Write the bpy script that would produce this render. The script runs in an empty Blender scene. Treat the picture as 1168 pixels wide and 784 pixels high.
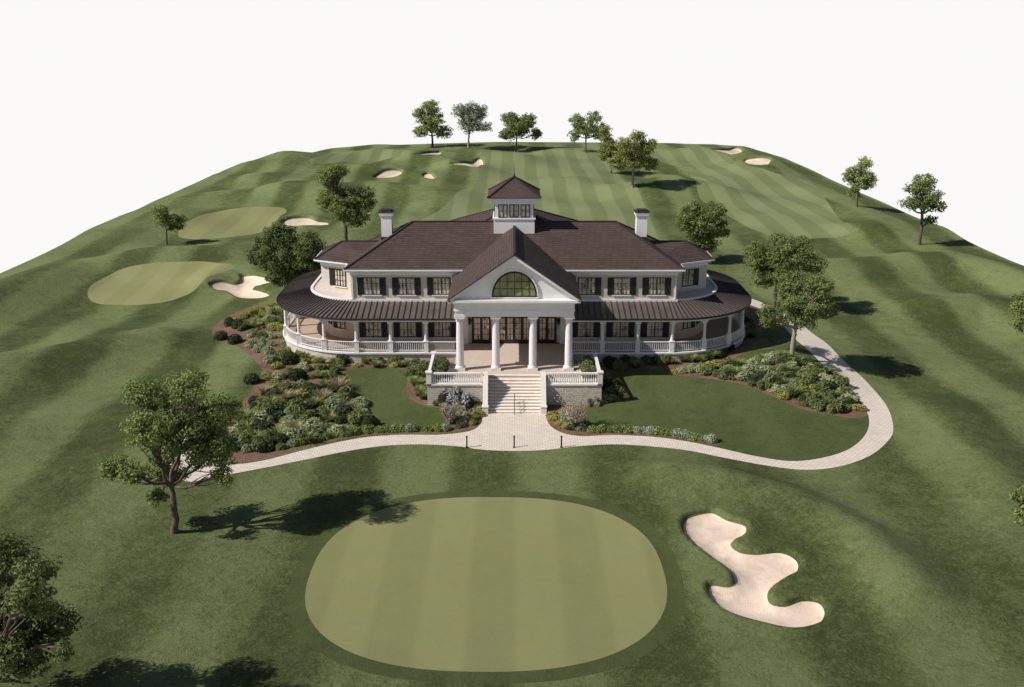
import bpy, math, random
import numpy as np
from mathutils import Vector, Matrix
from mathutils.geometry import delaunay_2d_cdt
R = math.radians
random.seed(7); rng = np.random.default_rng(7)
C = bpy.context.scene.collection

# ------------------------------------------------------------------ camera
CAMX, CAMZ, PITCH, F = -0.2, 29.5, 17.2, 1135.6
cam = bpy.data.cameras.new('camera'); cam.lens = 35; cam.sensor_width = 36; cam.clip_start = 1; cam.clip_end = 2000
co = bpy.data.objects.new('camera', cam); C.objects.link(co)
co.location = (CAMX, 0, CAMZ); co.rotation_euler = (R(90 - PITCH), 0, 0)
bpy.context.scene.camera = co
CT, ST = math.cos(R(PITCH)), math.sin(R(PITCH))

# ------------------------------------------------------------------ terrain shape
def flat(px, py, z=0.0):
    """survey point of the photograph -> ground point of a level plane"""
    dx = (px - 584) / F; dy = (392 - py) / F
    d = np.array([dx, CT + dy * ST, -ST + dy * CT]); t = (z - CAMZ) / d[2]
    return CAMX + d[0] * t, d[1] * t
def seg_dist(x, y, pts, closed=False):
    pts = np.asarray(pts, float); n = len(pts); best = np.full(x.shape, 1e9)
    for i in range(n if closed else n - 1):
        a = pts[i]; b = pts[(i + 1) % n]; ab = b - a; L = ab @ ab + 1e-12
        t = np.clip(((x - a[0]) * ab[0] + (y - a[1]) * ab[1]) / L, 0, 1)
        best = np.minimum(best, (x - a[0] - t * ab[0]) ** 2 + (y - a[1] - t * ab[1]) ** 2)
    return np.sqrt(best)
def sm(a, b, v):
    t = np.clip((v - a) / (b - a), 0, 1); return t * t * (3 - 2 * t)
# crest lines: (photo points, height, half width in metres)
RIDGES_PX = [
    ([(-40, 356), (30, 330), (90, 308), (165, 299), (262, 296)], 1.8, 5.2),
    ([(-60, 440), (20, 425), (110, 405), (180, 392)], 1.3, 3.6),
    ([(118, 262), (150, 250), (190, 248)], .8, 7.0),
    ([(222, 230), (265, 226), (320, 229), (368, 231)], 1.25, 7.0),
    ([(292, 190), (315, 187), (340, 191)], 1.1, 7.0),
    ([(340, 187), (400, 181), (445, 179), (470, 183)], 1.3, 8.0),
    ([(300, 206), (350, 210), (390, 205)], 1.0, 7.0),
    ([(330, 224), (420, 221), (500, 224)], 1.2, 7.0),
    ([(420, 198), (470, 191), (500, 193), (530, 199)], 1.5, 7.0),
    ([(500, 187), (545, 182), (590, 186)], 1.2, 8.0),
    ([(760, 547), (820, 552), (892, 572), (980, 618), (1035, 672)], 0.8, 2.2),
    ([(930, 316), (1010, 309), (1090, 303), (1150, 318), (1200, 340)], 1.3, 5.5),
    ([(990, 268), (1030, 262), (1075, 264)], 1.0, 5.5),
    ([(1060, 356), (1120, 350), (1190, 372)], 0.9, 4.5),
    ([(880, 205), (930, 218), (975, 235), (1000, 252)], 0.9, 7.0),
    ([(800, 175), (850, 182), (890, 198)], 1.2, 8.0),
    ([(735, 222), (775, 217), (820, 222)], 0.9, 6.0),
    ([(650, 209), (700, 217), (750, 214)], 0.9, 6.0),
    ([(880, 425), (980, 400), (1100, 420), (1180, 470)], 0.5, 5.0),
    ([(240, 322), (262, 312), (300, 311), (318, 322)], 0.7, 3.0),
    ([(-20, 500), (60, 480), (150, 470)], 0.5, 3.0),
    ([(1080, 470), (1130, 530), (1180, 640)], 0.6, 3.2),
    ([(90, 345), (140, 362), (220, 350), (262, 330)], -0.5, 4.0),
]
RIDGES = [([flat(*p) for p in pts], h * (1.45 if w < 9 and pts[0][0] > -39 else 1), w) for pts, h, w in RIDGES_PX]
def base_z(x, y):
    x = np.asarray(x, float); y = np.asarray(y, float)
    z = np.zeros(np.broadcast(x, y).shape)
    # the raised pad the house stands on
    dx = np.maximum(np.abs(x) - 22.5, 0); dy = np.maximum(np.maximum(85.5 - y, y - 106), 0)
    d = np.hypot(dx, dy); z = z + 1.0 * (1 - sm(0, 11.5, d))
    er = sm(0, 12, np.minimum(x + 66.5, 68 - x)); er = 1 - (1 - er) * .65 * sm(120, 160, y)
    for pts, h, w in RIDGES:
        dd = seg_dist(x, y, pts); z = z + h * np.exp(-(dd / w) ** 2) * er
    # broad swells, quiet round the house, the forecourt and the near green
    calm = sm(6, 26, np.hypot(np.maximum(np.abs(x) - 20, 0), np.maximum(np.maximum(44 - y, y - 108), 0)))
    s = (0.42 * np.sin(x * .105 + 1.3 + .8 * np.sin(y * .05)) * np.sin(y * .085 + .6)
         + 0.25 * np.sin(x * .19 - y * .13 + 2.0) + 0.16 * np.sin(x * .31 + y * .27))
    edge = sm(1, 14, np.minimum(np.minimum(x + 66.5, 68 - x), 292 - y)); z = z + s * (0.12 + 0.88 * calm) * (.15 + .85 * edge)
    return z
def P(px, py, lift=0.0):
    """photo point -> where that ray meets the terrain"""
    dx = (px - 584) / F; dy = (392 - py) / F
    d = np.array([dx, CT + dy * ST, -ST + dy * CT])
    t = np.arange(30, 340, 0.5)
    x = CAMX + d[0] * t; y = d[1] * t; z = CAMZ + d[2] * t
    g = base_z(x, y) + lift - z
    k = int(np.argmax(g > 0)) if (g > 0).any() else len(t) - 1
    if k > 0:
        f = g[k - 1] / (g[k - 1] - g[k] + 1e-9); tt = t[k - 1] + 0.5 * min(max(f, 0), 1)
    else: tt = t[0]
    return float(CAMX + d[0] * tt), float(d[1] * tt)
def smooth_loop(pts, step):
    """closed Catmull-Rom curve resampled at about step metres"""
    pts = np.array(pts, float); n = len(pts); out = []
    for i in range(n):
        p0, p1, p2, p3 = pts[i - 1], pts[i], pts[(i + 1) % n], pts[(i + 2) % n]
        m = max(1, int(np.ceil(np.linalg.norm(p2 - p1) / step)))
        for k in range(m):
            t = k / m
            out.append(0.5 * ((2 * p1) + (-p0 + p2) * t + (2 * p0 - 5 * p1 + 4 * p2 - p3) * t * t + (-p0 + 3 * p1 - 3 * p2 + p3) * t ** 3))
    return np.array(out)
def inside(x, y, poly):
    poly = np.asarray(poly); r = np.zeros(x.shape, bool); n = len(poly); j = n - 1
    for i in range(n):
        xi, yi = poly[i]; xj, yj = poly[j]
        r ^= ((yi > y) != (yj > y)) & (x < (xj - xi) * (y - yi) / (yj - yi + 1e-12) + xi); j = i
    return r

# ------------------------------------------------------------------ materials
def new_mat(name):
    m = bpy.data.materials.new(name); m.use_nodes = True; nt = m.node_tree
    b = nt.nodes['Principled BSDF']; return m, nt, b
def N(nt, t, **kw):
    n = nt.nodes.new(t)
    for k, v in kw.items(): setattr(n, k, v)
    return n
def L(nt, a, b): nt.links.new(a, b)
def math_n(nt, op, a, b=None, c=None):
    n = N(nt, 'ShaderNodeMath', operation=op)
    for i, v in enumerate((a, b, c)):
        if v is None: continue
        if isinstance(v, (int, float)): n.inputs[i].default_value = v
        else: L(nt, v, n.inputs[i])
    return n.outputs[0]
def mix_c(nt, f, a, b, mode='MIX'):
    n = N(nt, 'ShaderNodeMix', data_type='RGBA', blend_type=mode)
    for i, v in ((0, f), (6, a), (7, b)):
        if isinstance(v, (int, float)): n.inputs[i].default_value = v
        elif isinstance(v, tuple): n.inputs[i].default_value = (*v, 1)
        else: L(nt, v, n.inputs[i])
    return n.outputs[2]
def noise(nt, scale, detail=4, rough=.55, vec=None, dist=0.0):
    n = N(nt, 'ShaderNodeTexNoise'); n.inputs['Scale'].default_value = scale; n.inputs['Detail'].default_value = detail
    n.inputs['Roughness'].default_value = rough; n.inputs['Distortion'].default_value = dist
    if vec is not None: L(nt, vec, n.inputs['Vector'])
    return n.outputs['Fac']
def mapr(nt, v, a, b, c=0.0, d=1.0, smooth=False):
    n = N(nt, 'ShaderNodeMapRange'); n.clamp = True
    if smooth: n.interpolation_type = 'SMOOTHSTEP'
    for i, q in enumerate((a, b, c, d)): n.inputs[i + 1].default_value = q
    L(nt, v, n.inputs[0]); return n.outputs[0]
def bump(nt, b, h, strength, dist):
    n = N(nt, 'ShaderNodeBump'); n.inputs['Strength'].default_value = strength; n.inputs['Distance'].default_value = dist
    L(nt, h, n.inputs['Height']); L(nt, n.outputs[0], b.inputs['Normal'])
def geo_pos(nt): return N(nt, 'ShaderNodeNewGeometry').outputs['Position']
def plain(name, c, rough=.6, var=.12, scale=3, spec=.3, bmp=0, bscale=20, metal=0):
    m, nt, b = new_mat(name); p = geo_pos(nt)
    f = noise(nt, scale, 5, .6, p)
    lo = tuple(v * (1 - var) for v in c); hi = tuple(min(1, v * (1 + var)) for v in c)
    L(nt, mix_c(nt, mapr(nt, f, .3, .7), lo, hi), b.inputs['Base Color'])
    b.inputs['Roughness'].default_value = rough; b.inputs['Specular IOR Level'].default_value = spec; b.inputs['Metallic'].default_value = metal
    if bmp: bump(nt, b, noise(nt, bscale, 3, .6, p), bmp, .02)
    return m
def grass(name, dark, light, period, stripe, warp, blade=6.0, coarse=.3, fine=.35, fade=False, bstr=.5, soft=.35, far=1.0):
    """mown turf: bands along y, patchy colour, fine blades"""
    m, nt, b = new_mat(name); p = geo_pos(nt)
    sep = N(nt, 'ShaderNodeSeparateXYZ'); L(nt, p, sep.inputs[0])
    w = math_n(nt, 'MULTIPLY', math_n(nt, 'SUBTRACT', noise(nt, .035, 2, .5, p), .5), warp)
    s = math_n(nt, 'SINE', math_n(nt, 'MULTIPLY', math_n(nt, 'ADD', sep.outputs[0], w), 2 * math.pi / period))
    s = mapr(nt, s, -soft, soft, 0, 1, True)
    if fade:
        s = math_n(nt, 'ADD', math_n(nt, 'MULTIPLY', math_n(nt, 'SUBTRACT', s, .5), mapr(nt, noise(nt, .03, 2, .5, p), .3, .52)), .5)
    a1 = noise(nt, .11, 4, .6, p); a2 = noise(nt, .9, 5, .65, p, .6); a3 = noise(nt, blade, 4, .7, p, 1.2)
    f = math_n(nt, 'ADD', .5, math_n(nt, 'MULTIPLY', math_n(nt, 'SUBTRACT', s, .5), stripe))
    f = math_n(nt, 'ADD', f, math_n(nt, 'MULTIPLY', math_n(nt, 'SUBTRACT', a1, .5), coarse * 2.2))
    f = math_n(nt, 'ADD', f, math_n(nt, 'MULTIPLY', math_n(nt, 'SUBTRACT', a2, .5), fine * 1.5))
    f = math_n(nt, 'ADD', f, math_n(nt, 'MULTIPLY', math_n(nt, 'SUBTRACT', a3, .5), fine * 2.8))
    cl = mix_c(nt, mapr(nt, f, 0, 1), dark, light)
    cl = mix_c(nt, math_n(nt, 'MULTIPLY', mapr(nt, noise(nt, .4, 4, .6, p), .5, .8), .35), cl, tuple((u * .5 + v * .5) * q for u, v, q in zip(dark, light, (1.22, 1.06, .85))))
    far_ = N(nt, 'ShaderNodeHueSaturation'); L(nt, cl, far_.inputs['Color']); L(nt, math_n(nt, 'MULTIPLY', mapr(nt, sep.outputs[1], 80, 170, 1.0, far), mapr(nt, sep.outputs[1], 38, 80, .82, 1.0)), far_.inputs['Value']); cl = far_.outputs[0]  # grazing light and edge falloff painted in: far turf lightened, near turf darkened
    L(nt, cl, b.inputs['Base Color'])
    b.inputs['Roughness'].default_value = .85; b.inputs['Specular IOR Level'].default_value = .12
    bump(nt, b, math_n(nt, 'ADD', a3, math_n(nt, 'MULTIPLY', a2, .8)), bstr, .09)
    return m
M = {}
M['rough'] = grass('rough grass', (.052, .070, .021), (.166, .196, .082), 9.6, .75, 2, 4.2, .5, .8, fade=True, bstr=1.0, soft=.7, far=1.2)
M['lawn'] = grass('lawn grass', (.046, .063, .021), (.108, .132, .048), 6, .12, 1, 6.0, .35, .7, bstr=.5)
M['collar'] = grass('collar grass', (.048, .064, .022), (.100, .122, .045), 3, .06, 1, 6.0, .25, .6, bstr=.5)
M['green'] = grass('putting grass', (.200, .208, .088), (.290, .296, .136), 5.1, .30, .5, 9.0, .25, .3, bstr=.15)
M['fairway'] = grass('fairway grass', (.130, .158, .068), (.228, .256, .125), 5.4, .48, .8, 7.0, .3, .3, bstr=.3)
def sand_mat():
    m, nt, b = new_mat('bunker sand'); p = geo_pos(nt)
    f = noise(nt, 1.2, 5, .6, p, .5); g = noise(nt, 14, 3, .7, p)
    L(nt, mix_c(nt, mapr(nt, math_n(nt, 'ADD', math_n(nt, 'MULTIPLY', f, .6), math_n(nt, 'MULTIPLY', g, .4)), .35, .65), (.60, .475, .375), (.80, .65, .53)), b.inputs['Base Color'])
    b.inputs['Roughness'].default_value = .95; b.inputs['Specular IOR Level'].default_value = .1
    wv = N(nt, 'ShaderNodeTexWave'); wv.inputs['Scale'].default_value = 2.2; wv.inputs['Distortion'].default_value = 14; wv.inputs['Detail'].default_value = 2; wv.inputs['Detail Scale'].default_value = .35; L(nt, p, wv.inputs['Vector'])
    bump(nt, b, math_n(nt, 'ADD', math_n(nt, 'ADD', f, math_n(nt, 'MULTIPLY', g, .5)), math_n(nt, 'MULTIPLY', wv.outputs['Fac'], .1)), .5, .07); return m
M['sand'] = sand_mat()
def mulch_mat():
    m, nt, b = new_mat('bark mulch'); p = geo_pos(nt)
    v = N(nt, 'ShaderNodeTexVoronoi'); v.inputs['Scale'].default_value = 9; L(nt, p, v.inputs['Vector'])
    cl = mix_c(nt, mapr(nt, v.outputs['Distance'], .1, .7), (.23, .115, .075), (.10, .048, .032))
    cl = mix_c(nt, mapr(nt, noise(nt, .6, 4, .6, p), .4, .7), cl, (.20, .125, .08))
    L(nt, cl, b.inputs['Base Color']); b.inputs['Roughness'].default_value = .95
    bump(nt, b, v.outputs['Distance'], .8, .06); return m
M['mulch'] = mulch_mat()
def paver_mat(name, c1, c2, mort, sc, w=.5, h=.25, msize=.02):
    m, nt, b = new_mat(name); p = geo_pos(nt)
    br = N(nt, 'ShaderNodeTexBrick'); br.inputs['Scale'].default_value = sc; br.inputs['Brick Width'].default_value = w; br.inputs['Row Height'].default_value = h
    br.inputs['Mortar Size'].default_value = msize; br.inputs['Color1'].default_value = (*c1, 1); br.inputs['Color2'].default_value = (*c2, 1); br.inputs['Mortar'].default_value = (*mort, 1)
    L(nt, p, br.inputs['Vector'])
    f = noise(nt, .7, 4, .6, p)
    cl = mix_c(nt, mapr(nt, f, .3, .7, .0, .35), br.outputs['Color'], tuple(v * .72 for v in c2))
    L(nt, cl, b.inputs['Base Color']); b.inputs['Roughness'].default_value = .85
    bump(nt, b, math_n(nt, 'SUBTRACT', noise(nt, 12, 3, .6, p), br.outputs['Fac']), .35, .02); return m
M['path'] = paver_mat('path paving', (.80, .71, .61), (.68, .60, .515), (.44, .37, .31), 1.3, .5, .3, .03)
M['deck'] = paver_mat('terrace paving', (.66, .56, .47), (.56, .47, .39), (.40, .33, .28), 2.0, .5, .25, .02)
def shingle_mat():
    m, nt, b = new_mat('roof shingles'); p = geo_pos(nt)
    sep = N(nt, 'ShaderNodeSeparateXYZ'); L(nt, p, sep.inputs[0]); cb = N(nt, 'ShaderNodeCombineXYZ')
    L(nt, math_n(nt, 'ADD', sep.outputs[0], sep.outputs[1]), cb.inputs[0]); L(nt, math_n(nt, 'MULTIPLY', sep.outputs[2], 1.0), cb.inputs[1])
    br = N(nt, 'ShaderNodeTexBrick'); br.inputs['Scale'].default_value = 1; br.inputs['Brick Width'].default_value = .62; br.inputs['Row Height'].default_value = .15
    br.inputs['Mortar Size'].default_value = .022; br.inputs['Mortar Smooth'].default_value = .6; br.inputs['Bias'].default_value = 0
    br.inputs['Color1'].default_value = (.098, .066, .057, 1); br.inputs['Color2'].default_value = (.064, .043, .039, 1); br.inputs['Mortar'].default_value = (.030, .020, .019, 1)
    L(nt, cb.outputs[0], br.inputs['Vector'])
    cl = mix_c(nt, mapr(nt, noise(nt, .5, 5, .6, p), .3, .7, 0, .45), br.outputs['Color'], (.10, .075, .066))
    cl = mix_c(nt, mapr(nt, noise(nt, 9, 3, .6, p), .35, .75, 0, .35), cl, (.038, .026, .025))
    L(nt, cl, b.inputs['Base Color']); b.inputs['Roughness'].default_value = .85; b.inputs['Specular IOR Level'].default_value = .2
    bump(nt, b, math_n(nt, 'SUBTRACT', noise(nt, 12, 3, .6, p), br.outputs['Fac']), .5, .03); return m
M['shingle'] = shingle_mat()
M['metal_roof'] = plain('standing seam metal', (.155, .128, .114), .38, .22, .8, .6, metal=.3)
M['seam'] = plain('metal seam', (.036, .028, .027), .5, .1, 2)
M['ridge_cap'] = plain('ridge cap', (.035, .026, .026), .8, .2, 6)
M['wall'] = plain('stucco', (.60, .535, .475), .9, .07, 1.2, .15, .25, 30)
M['white'] = plain('white paint', (.78, .76, .755), .55, .05, 1.5, .3)
M['col_white'] = plain('column paint', (.74, .70, .71), .5, .05, 2, .3)
M['shutter'] = plain('shutter paint', (.026, .025, .028), .5, .1, 5)
M['frame'] = plain('dark frame', (.022, .019, .018), .4, .1, 5)
M['door'] = plain('dark wood', (.030, .017, .013), .4, .2, 4)
M['curtain'] = plain('curtain', (.50, .43, .35), .9, .25, 4, bmp=.3, bscale=6)
M['room'] = plain('room dark', (.07, .06, .05), .9, .3, 1)
M['black'] = plain('black iron', (.012, .012, .013), .4, .1, 4)
M['floor'] = plain('porch floor', (.46, .36, .29), .8, .1, 2)
M['porch_wall'] = plain('porch stucco', (.70, .54, .42), .9, .06, 1.2, .15, .2, 30)  # sunlit tone put into the colour: warmer than the outer stucco
M['ceiling'] = plain('porch ceiling', (.70, .56, .45), .85, .05, 2)  # warm bounce light put into the ceiling colour
M['soil'] = plain('soil', (.10, .075, .05), .95, .3, .6)
M['capstone'] = plain('cap stone', (.74, .69, .63), .7, .06, 2)
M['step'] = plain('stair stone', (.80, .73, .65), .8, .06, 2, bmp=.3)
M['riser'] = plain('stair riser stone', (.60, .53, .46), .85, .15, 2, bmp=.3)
def stone_mat():
    m, nt, b = new_mat('rubble stone'); p = geo_pos(nt)
    sep = N(nt, 'ShaderNodeSeparateXYZ'); L(nt, p, sep.inputs[0]); cb = N(nt, 'ShaderNodeCombineXYZ')
    L(nt, math_n(nt, 'ADD', sep.outputs[0], sep.outputs[1]), cb.inputs[0]); L(nt, sep.outputs[2], cb.inputs[1])
    br = N(nt, 'ShaderNodeTexBrick'); br.inputs['Scale'].default_value = 1; br.inputs['Brick Width'].default_value = .42; br.inputs['Row Height'].default_value = .17
    br.inputs['Mortar Size'].default_value = .018; br.inputs['Color1'].default_value = (.66, .60, .53, 1); br.inputs['Color2'].default_value = (.50, .45, .40, 1); br.inputs['Mortar'].default_value = (.36, .33, .30, 1)
    L(nt, cb.outputs[0], br.inputs['Vector'])
    L(nt, mix_c(nt, mapr(nt, noise(nt, 3, 4, .6, p), .35, .7, 0, .5), br.outputs['Color'], (.55, .50, .44)), b.inputs['Base Color'])
    b.inputs['Roughness'].default_value = .9; bump(nt, b, noise(nt, 8, 4, .6, p), .5, .05); return m
M['stone'] = stone_mat()
def glass_mat(name, tint, rough=.06):
    m, nt, b = new_mat(name); p = geo_pos(nt)
    L(nt, mix_c(nt, mapr(nt, noise(nt, 1.6, 3, .5, p), .3, .7), tuple(v * .6 for v in tint), tint), b.inputs['Base Color'])
    b.inputs['Roughness'].default_value = rough; b.inputs['Specular IOR Level'].default_value = .6
    b.inputs['Transmission Weight'].default_value = 0; return m
def curtain_glass():
    """window with drawn pale curtains just behind the pane"""
    m, nt, b = new_mat('curtained glass'); p = geo_pos(nt)
    sep = N(nt, 'ShaderNodeSeparateXYZ'); L(nt, p, sep.inputs[0])
    fold = math_n(nt, 'SINE', math_n(nt, 'MULTIPLY', sep.outputs[0], 21))
    f = math_n(nt, 'ADD', math_n(nt, 'MULTIPLY', fold, .10), noise(nt, 1.7, 3, .6, p))
    L(nt, mix_c(nt, mapr(nt, f, .27, .54), (.075, .062, .05), (.66, .57, .46)), b.inputs['Base Color'])
    b.inputs['Roughness'].default_value = .35; b.inputs['Coat Weight'].default_value = .5; b.inputs['Coat Roughness'].default_value = .05; return m
M['glass'] = curtain_glass()
M['fan_glass'] = glass_mat('fanlight glass', (.30, .31, .15))
def leaf_mat(name, dark, light, var=.6, transl=.3):
    m, nt, b = new_mat(name); g = N(nt, 'ShaderNodeNewGeometry'); oi = N(nt, 'ShaderNodeObjectInfo')
    r = g.outputs['Random Per Island']
    big = noise(nt, .9, 2, .5, g.outputs['Position'])
    f = math_n(nt, 'ADD', math_n(nt, 'MULTIPLY', r, var), math_n(nt, 'MULTIPLY', mapr(nt, big, .3, .7), 1 - var))
    cl = mix_c(nt, f, dark, light)
    h = N(nt, 'ShaderNodeHueSaturation'); L(nt, cl, h.inputs['Color'])
    L(nt, mapr(nt, oi.outputs['Random'], 0, 1, .478, .512), h.inputs['Hue']); L(nt, mapr(nt, oi.outputs['Random'], 0, 1, 1.15, .8), h.inputs['Value'])
    L(nt, h.outputs[0], b.inputs['Base Color'])
    b.inputs['Roughness'].default_value = .6; b.inputs['Specular IOR Level'].default_value = .25
    t = N(nt, 'ShaderNodeBsdfTranslucent'); L(nt, h.outputs[0], t.inputs['Color'])
    ms = N(nt, 'ShaderNodeMixShader'); ms.inputs[0].default_value = transl
    out = nt.nodes['Material Output']; L(nt, b.outputs[0], ms.inputs[1]); L(nt, t.outputs[0], ms.inputs[2]); L(nt, ms.outputs[0], out.inputs['Surface'])
    return m
M['leaf_mid'] = leaf_mat('leaves mid green', (0.105, 0.149, 0.040), (0.396, 0.484, 0.154))
M['leaf_dark'] = leaf_mat('leaves dark green', (.048, .074, .022), (.18, .235, .075))
M['leaf_olive'] = leaf_mat('leaves olive green', (0.095, 0.125, 0.034), (0.358, 0.420, 0.140))
M['leaf_grey'] = leaf_mat('leaves pale grey green', (.20, .24, .14), (.55, .60, .42))
M['bark'] = plain('bark', (.13, .10, .08), .9, .35, 5, .1, .6, 14)
M['bark_pale'] = plain('pale bark', (.30, .25, .21), .9, .3, 5, .1, .5, 14)
M['sh_box'] = leaf_mat('boxwood leaves', (0.018, 0.030, 0.010), (0.086, 0.116, 0.035), .6, .1)
M['sh_sage'] = leaf_mat('sage leaves', (0.222, 0.267, 0.143), (0.632, 0.695, 0.410))
M['sh_grass'] = leaf_mat('tawny grass blades', (0.181, 0.170, 0.075), (0.595, 0.531, 0.297))
M['sh_leafy'] = leaf_mat('leafy shrub leaves', (0.074, 0.101, 0.032), (0.290, 0.339, 0.130))
M['sh_gold'] = leaf_mat('golden shrub leaves', (0.186, 0.197, 0.046), (0.580, 0.580, 0.176))
M['sh_fern'] = leaf_mat('fern leaves', (0.095, 0.141, 0.040), (0.378, 0.432, 0.163))
M['sh_silver'] = leaf_mat('silver leaves', (0.231, 0.277, 0.185), (0.554, 0.616, 0.462))
M['sh_lime'] = leaf_mat('lime leaves', (0.148, 0.204, 0.046), (0.444, 0.537, 0.167))
M['fl_purple'] = leaf_mat('purple blossom', (.36, .29, .46), (.66, .58, .74))
M['fl_pink'] = leaf_mat('pink blossom', (0.390, 0.182, 0.182), (0.715, 0.494, 0.494))
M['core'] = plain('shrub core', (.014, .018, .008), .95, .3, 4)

# ------------------------------------------------------------------ object helpers
def tag(o, label=None, cat=None, group=None, kind=None):
    if label: o['label'] = label
    if cat: o['category'] = cat
    if group: o['group'] = group
    if kind: o['kind'] = kind
    return o
def empty(name, loc=(0, 0, 0), rz=0):
    o = bpy.data.objects.new(name, None); C.objects.link(o); o.location = loc; o.rotation_euler = (0, 0, rz); o.empty_display_size = .3; return o
class MB:
    """collects polygons; build() links them as one mesh object"""
    def __init__(s): s.v = []; s.f = []
    def quad(s, *p):
        n = len(s.v); s.v += [tuple(q) for q in p]; s.f.append(tuple(range(n, n + len(p)))); return s
    def box(s, x0, x1, y0, y1, z0, z1):
        n = len(s.v); s.v += [(x, y, z) for z in (z0, z1) for y in (y0, y1) for x in (x0, x1)]
        s.f += [tuple(n + i for i in f) for f in ((0, 2, 3, 1), (4, 5, 7, 6), (0, 1, 5, 4), (2, 6, 7, 3), (0, 4, 6, 2), (1, 3, 7, 5))]; return s
    def obox(s, p, q, w, z0, z1, zq0=None, zq1=None):
        """upright box along the ground segment p-q; zq* give sloping ends"""
        p = Vector(p[:2]); q = Vector(q[:2]); d = (q - p).normalized(); nn = Vector((-d.y, d.x)) * w / 2
        zq0 = z0 if zq0 is None else zq0; zq1 = z1 if zq1 is None else zq1
        n = len(s.v)
        for a, b, c in ((p, z0, z1), (q, zq0, zq1)):
            s.v += [(a.x - nn.x, a.y - nn.y, b), (a.x + nn.x, a.y + nn.y, b), (a.x + nn.x, a.y + nn.y, c), (a.x - nn.x, a.y - nn.y, c)]
        s.f += [tuple(n + i for i in f) for f in ((0, 3, 2, 1), (4, 5, 6, 7), (0, 1, 5, 4), (1, 2, 6, 5), (2, 3, 7, 6), (3, 0, 4, 7))]; return s
    def bar(s, a, b, w, h=None):
        """box beam between two 3-D points"""
        h = h or w; a = Vector(a); b = Vector(b); d = (b - a).normalized(); u = d.cross(Vector((0, 0, 1)))
        if u.length < 1e-4: u = Vector((1, 0, 0))
        u.normalize(); v = u.cross(d).normalized(); n = len(s.v)
        for p in (a, b):
            for su, sv in ((-1, -1), (1, -1), (1, 1), (-1, 1)): s.v.append(tuple(p + u * su * w / 2 + v * sv * h / 2))
        s.f += [tuple(n + i for i in f) for f in ((0, 3, 2, 1), (4, 5, 6, 7), (0, 1, 5, 4), (1, 2, 6, 5), (2, 3, 7, 6), (3, 0, 4, 7))]; return s
    def lathe(s, cx, cy, prof, seg=16):
        n = len(s.v)
        for r, z in prof:
            for k in range(seg): a = 2 * math.pi * k / seg; s.v.append((cx + r * math.cos(a), cy + r * math.sin(a), z))
        for i in range(len(prof) - 1):
            for k in range(seg): k2 = (k + 1) % seg; s.f.append((n + i * seg + k, n + i * seg + k2, n + (i + 1) * seg + k2, n + (i + 1) * seg + k))
        s.f.append(tuple(n + k for k in range(seg))[::-1]); s.f.append(tuple(n + (len(prof) - 1) * seg + k for k in range(seg))); return s
    def mirror(s):
        n = len(s.v); s.v += [(-x, y, z) for x, y, z in s.v]; s.f += [tuple(n + i for i in f[::-1]) for f in s.f]; return s
    def build(s, name, mat, parent=None, smooth=False, loc=None):
        me = bpy.data.meshes.new(name)
        vv = s.v if loc is None else [(x - loc[0], y - loc[1], z - loc[2]) for x, y, z in s.v]
        me.from_pydata(vv, [], s.f); me.materials.append(M[mat]); me.update()
        if smooth: me.shade_smooth()
        o = bpy.data.objects.new(name, me); C.objects.link(o)
        if loc is not None: o.location = loc
        if parent is not None:
            o.parent = parent
            if loc is None or parent.get('_w'): o.matrix_parent_inverse = parent.matrix_basis.inverted()
        return o

# ------------------------------------------------------------------ ground regions (photo outline -> terrain)
def region(px, step=.6, shift=0): return smooth_loop([P(*p) for p in px], step)
SLAB = [(-66.5, 18), (68, 18), (68, 252), (67, 266), (63.5, 278), (57, 285.5), (46, 290), (20, 292), (0, 292.5), (-14, 291), (-30, 286), (-45, 277), (-57, 262), (-64, 243), (-66.5, 222)]
cx, cy = flat(555.5, 658)
g0 = [flat(555.5 + 205 * math.copysign(abs(math.cos(a)) ** .86, math.cos(a)), 0 + (566 if False else 0) + 658) for a in [0]]
a1, a2 = flat(351, 655), flat(760, 655); b1, b2 = flat(556, 566)[1], flat(556, 767)[1]
gcx, gcy, grx, gry = (a1[0] + a2[0]) / 2, (b1 + b2) / 2, (a2[0] - a1[0]) / 2 * 1.0, (b1 - b2) / 2
def superell(k, n=2.5, add=0.0, m=110):
    o = []
    for i in range(m):
        a = 2 * math.pi * i / m; c, s_ = math.cos(a), math.sin(a)
        o.append((gcx + (grx + add) * math.copysign(abs(c) ** (2 / n), c), gcy + (gry + add) * math.copysign(abs(s_) ** (2 / n), s_)))
    return np.array(o)
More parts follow.
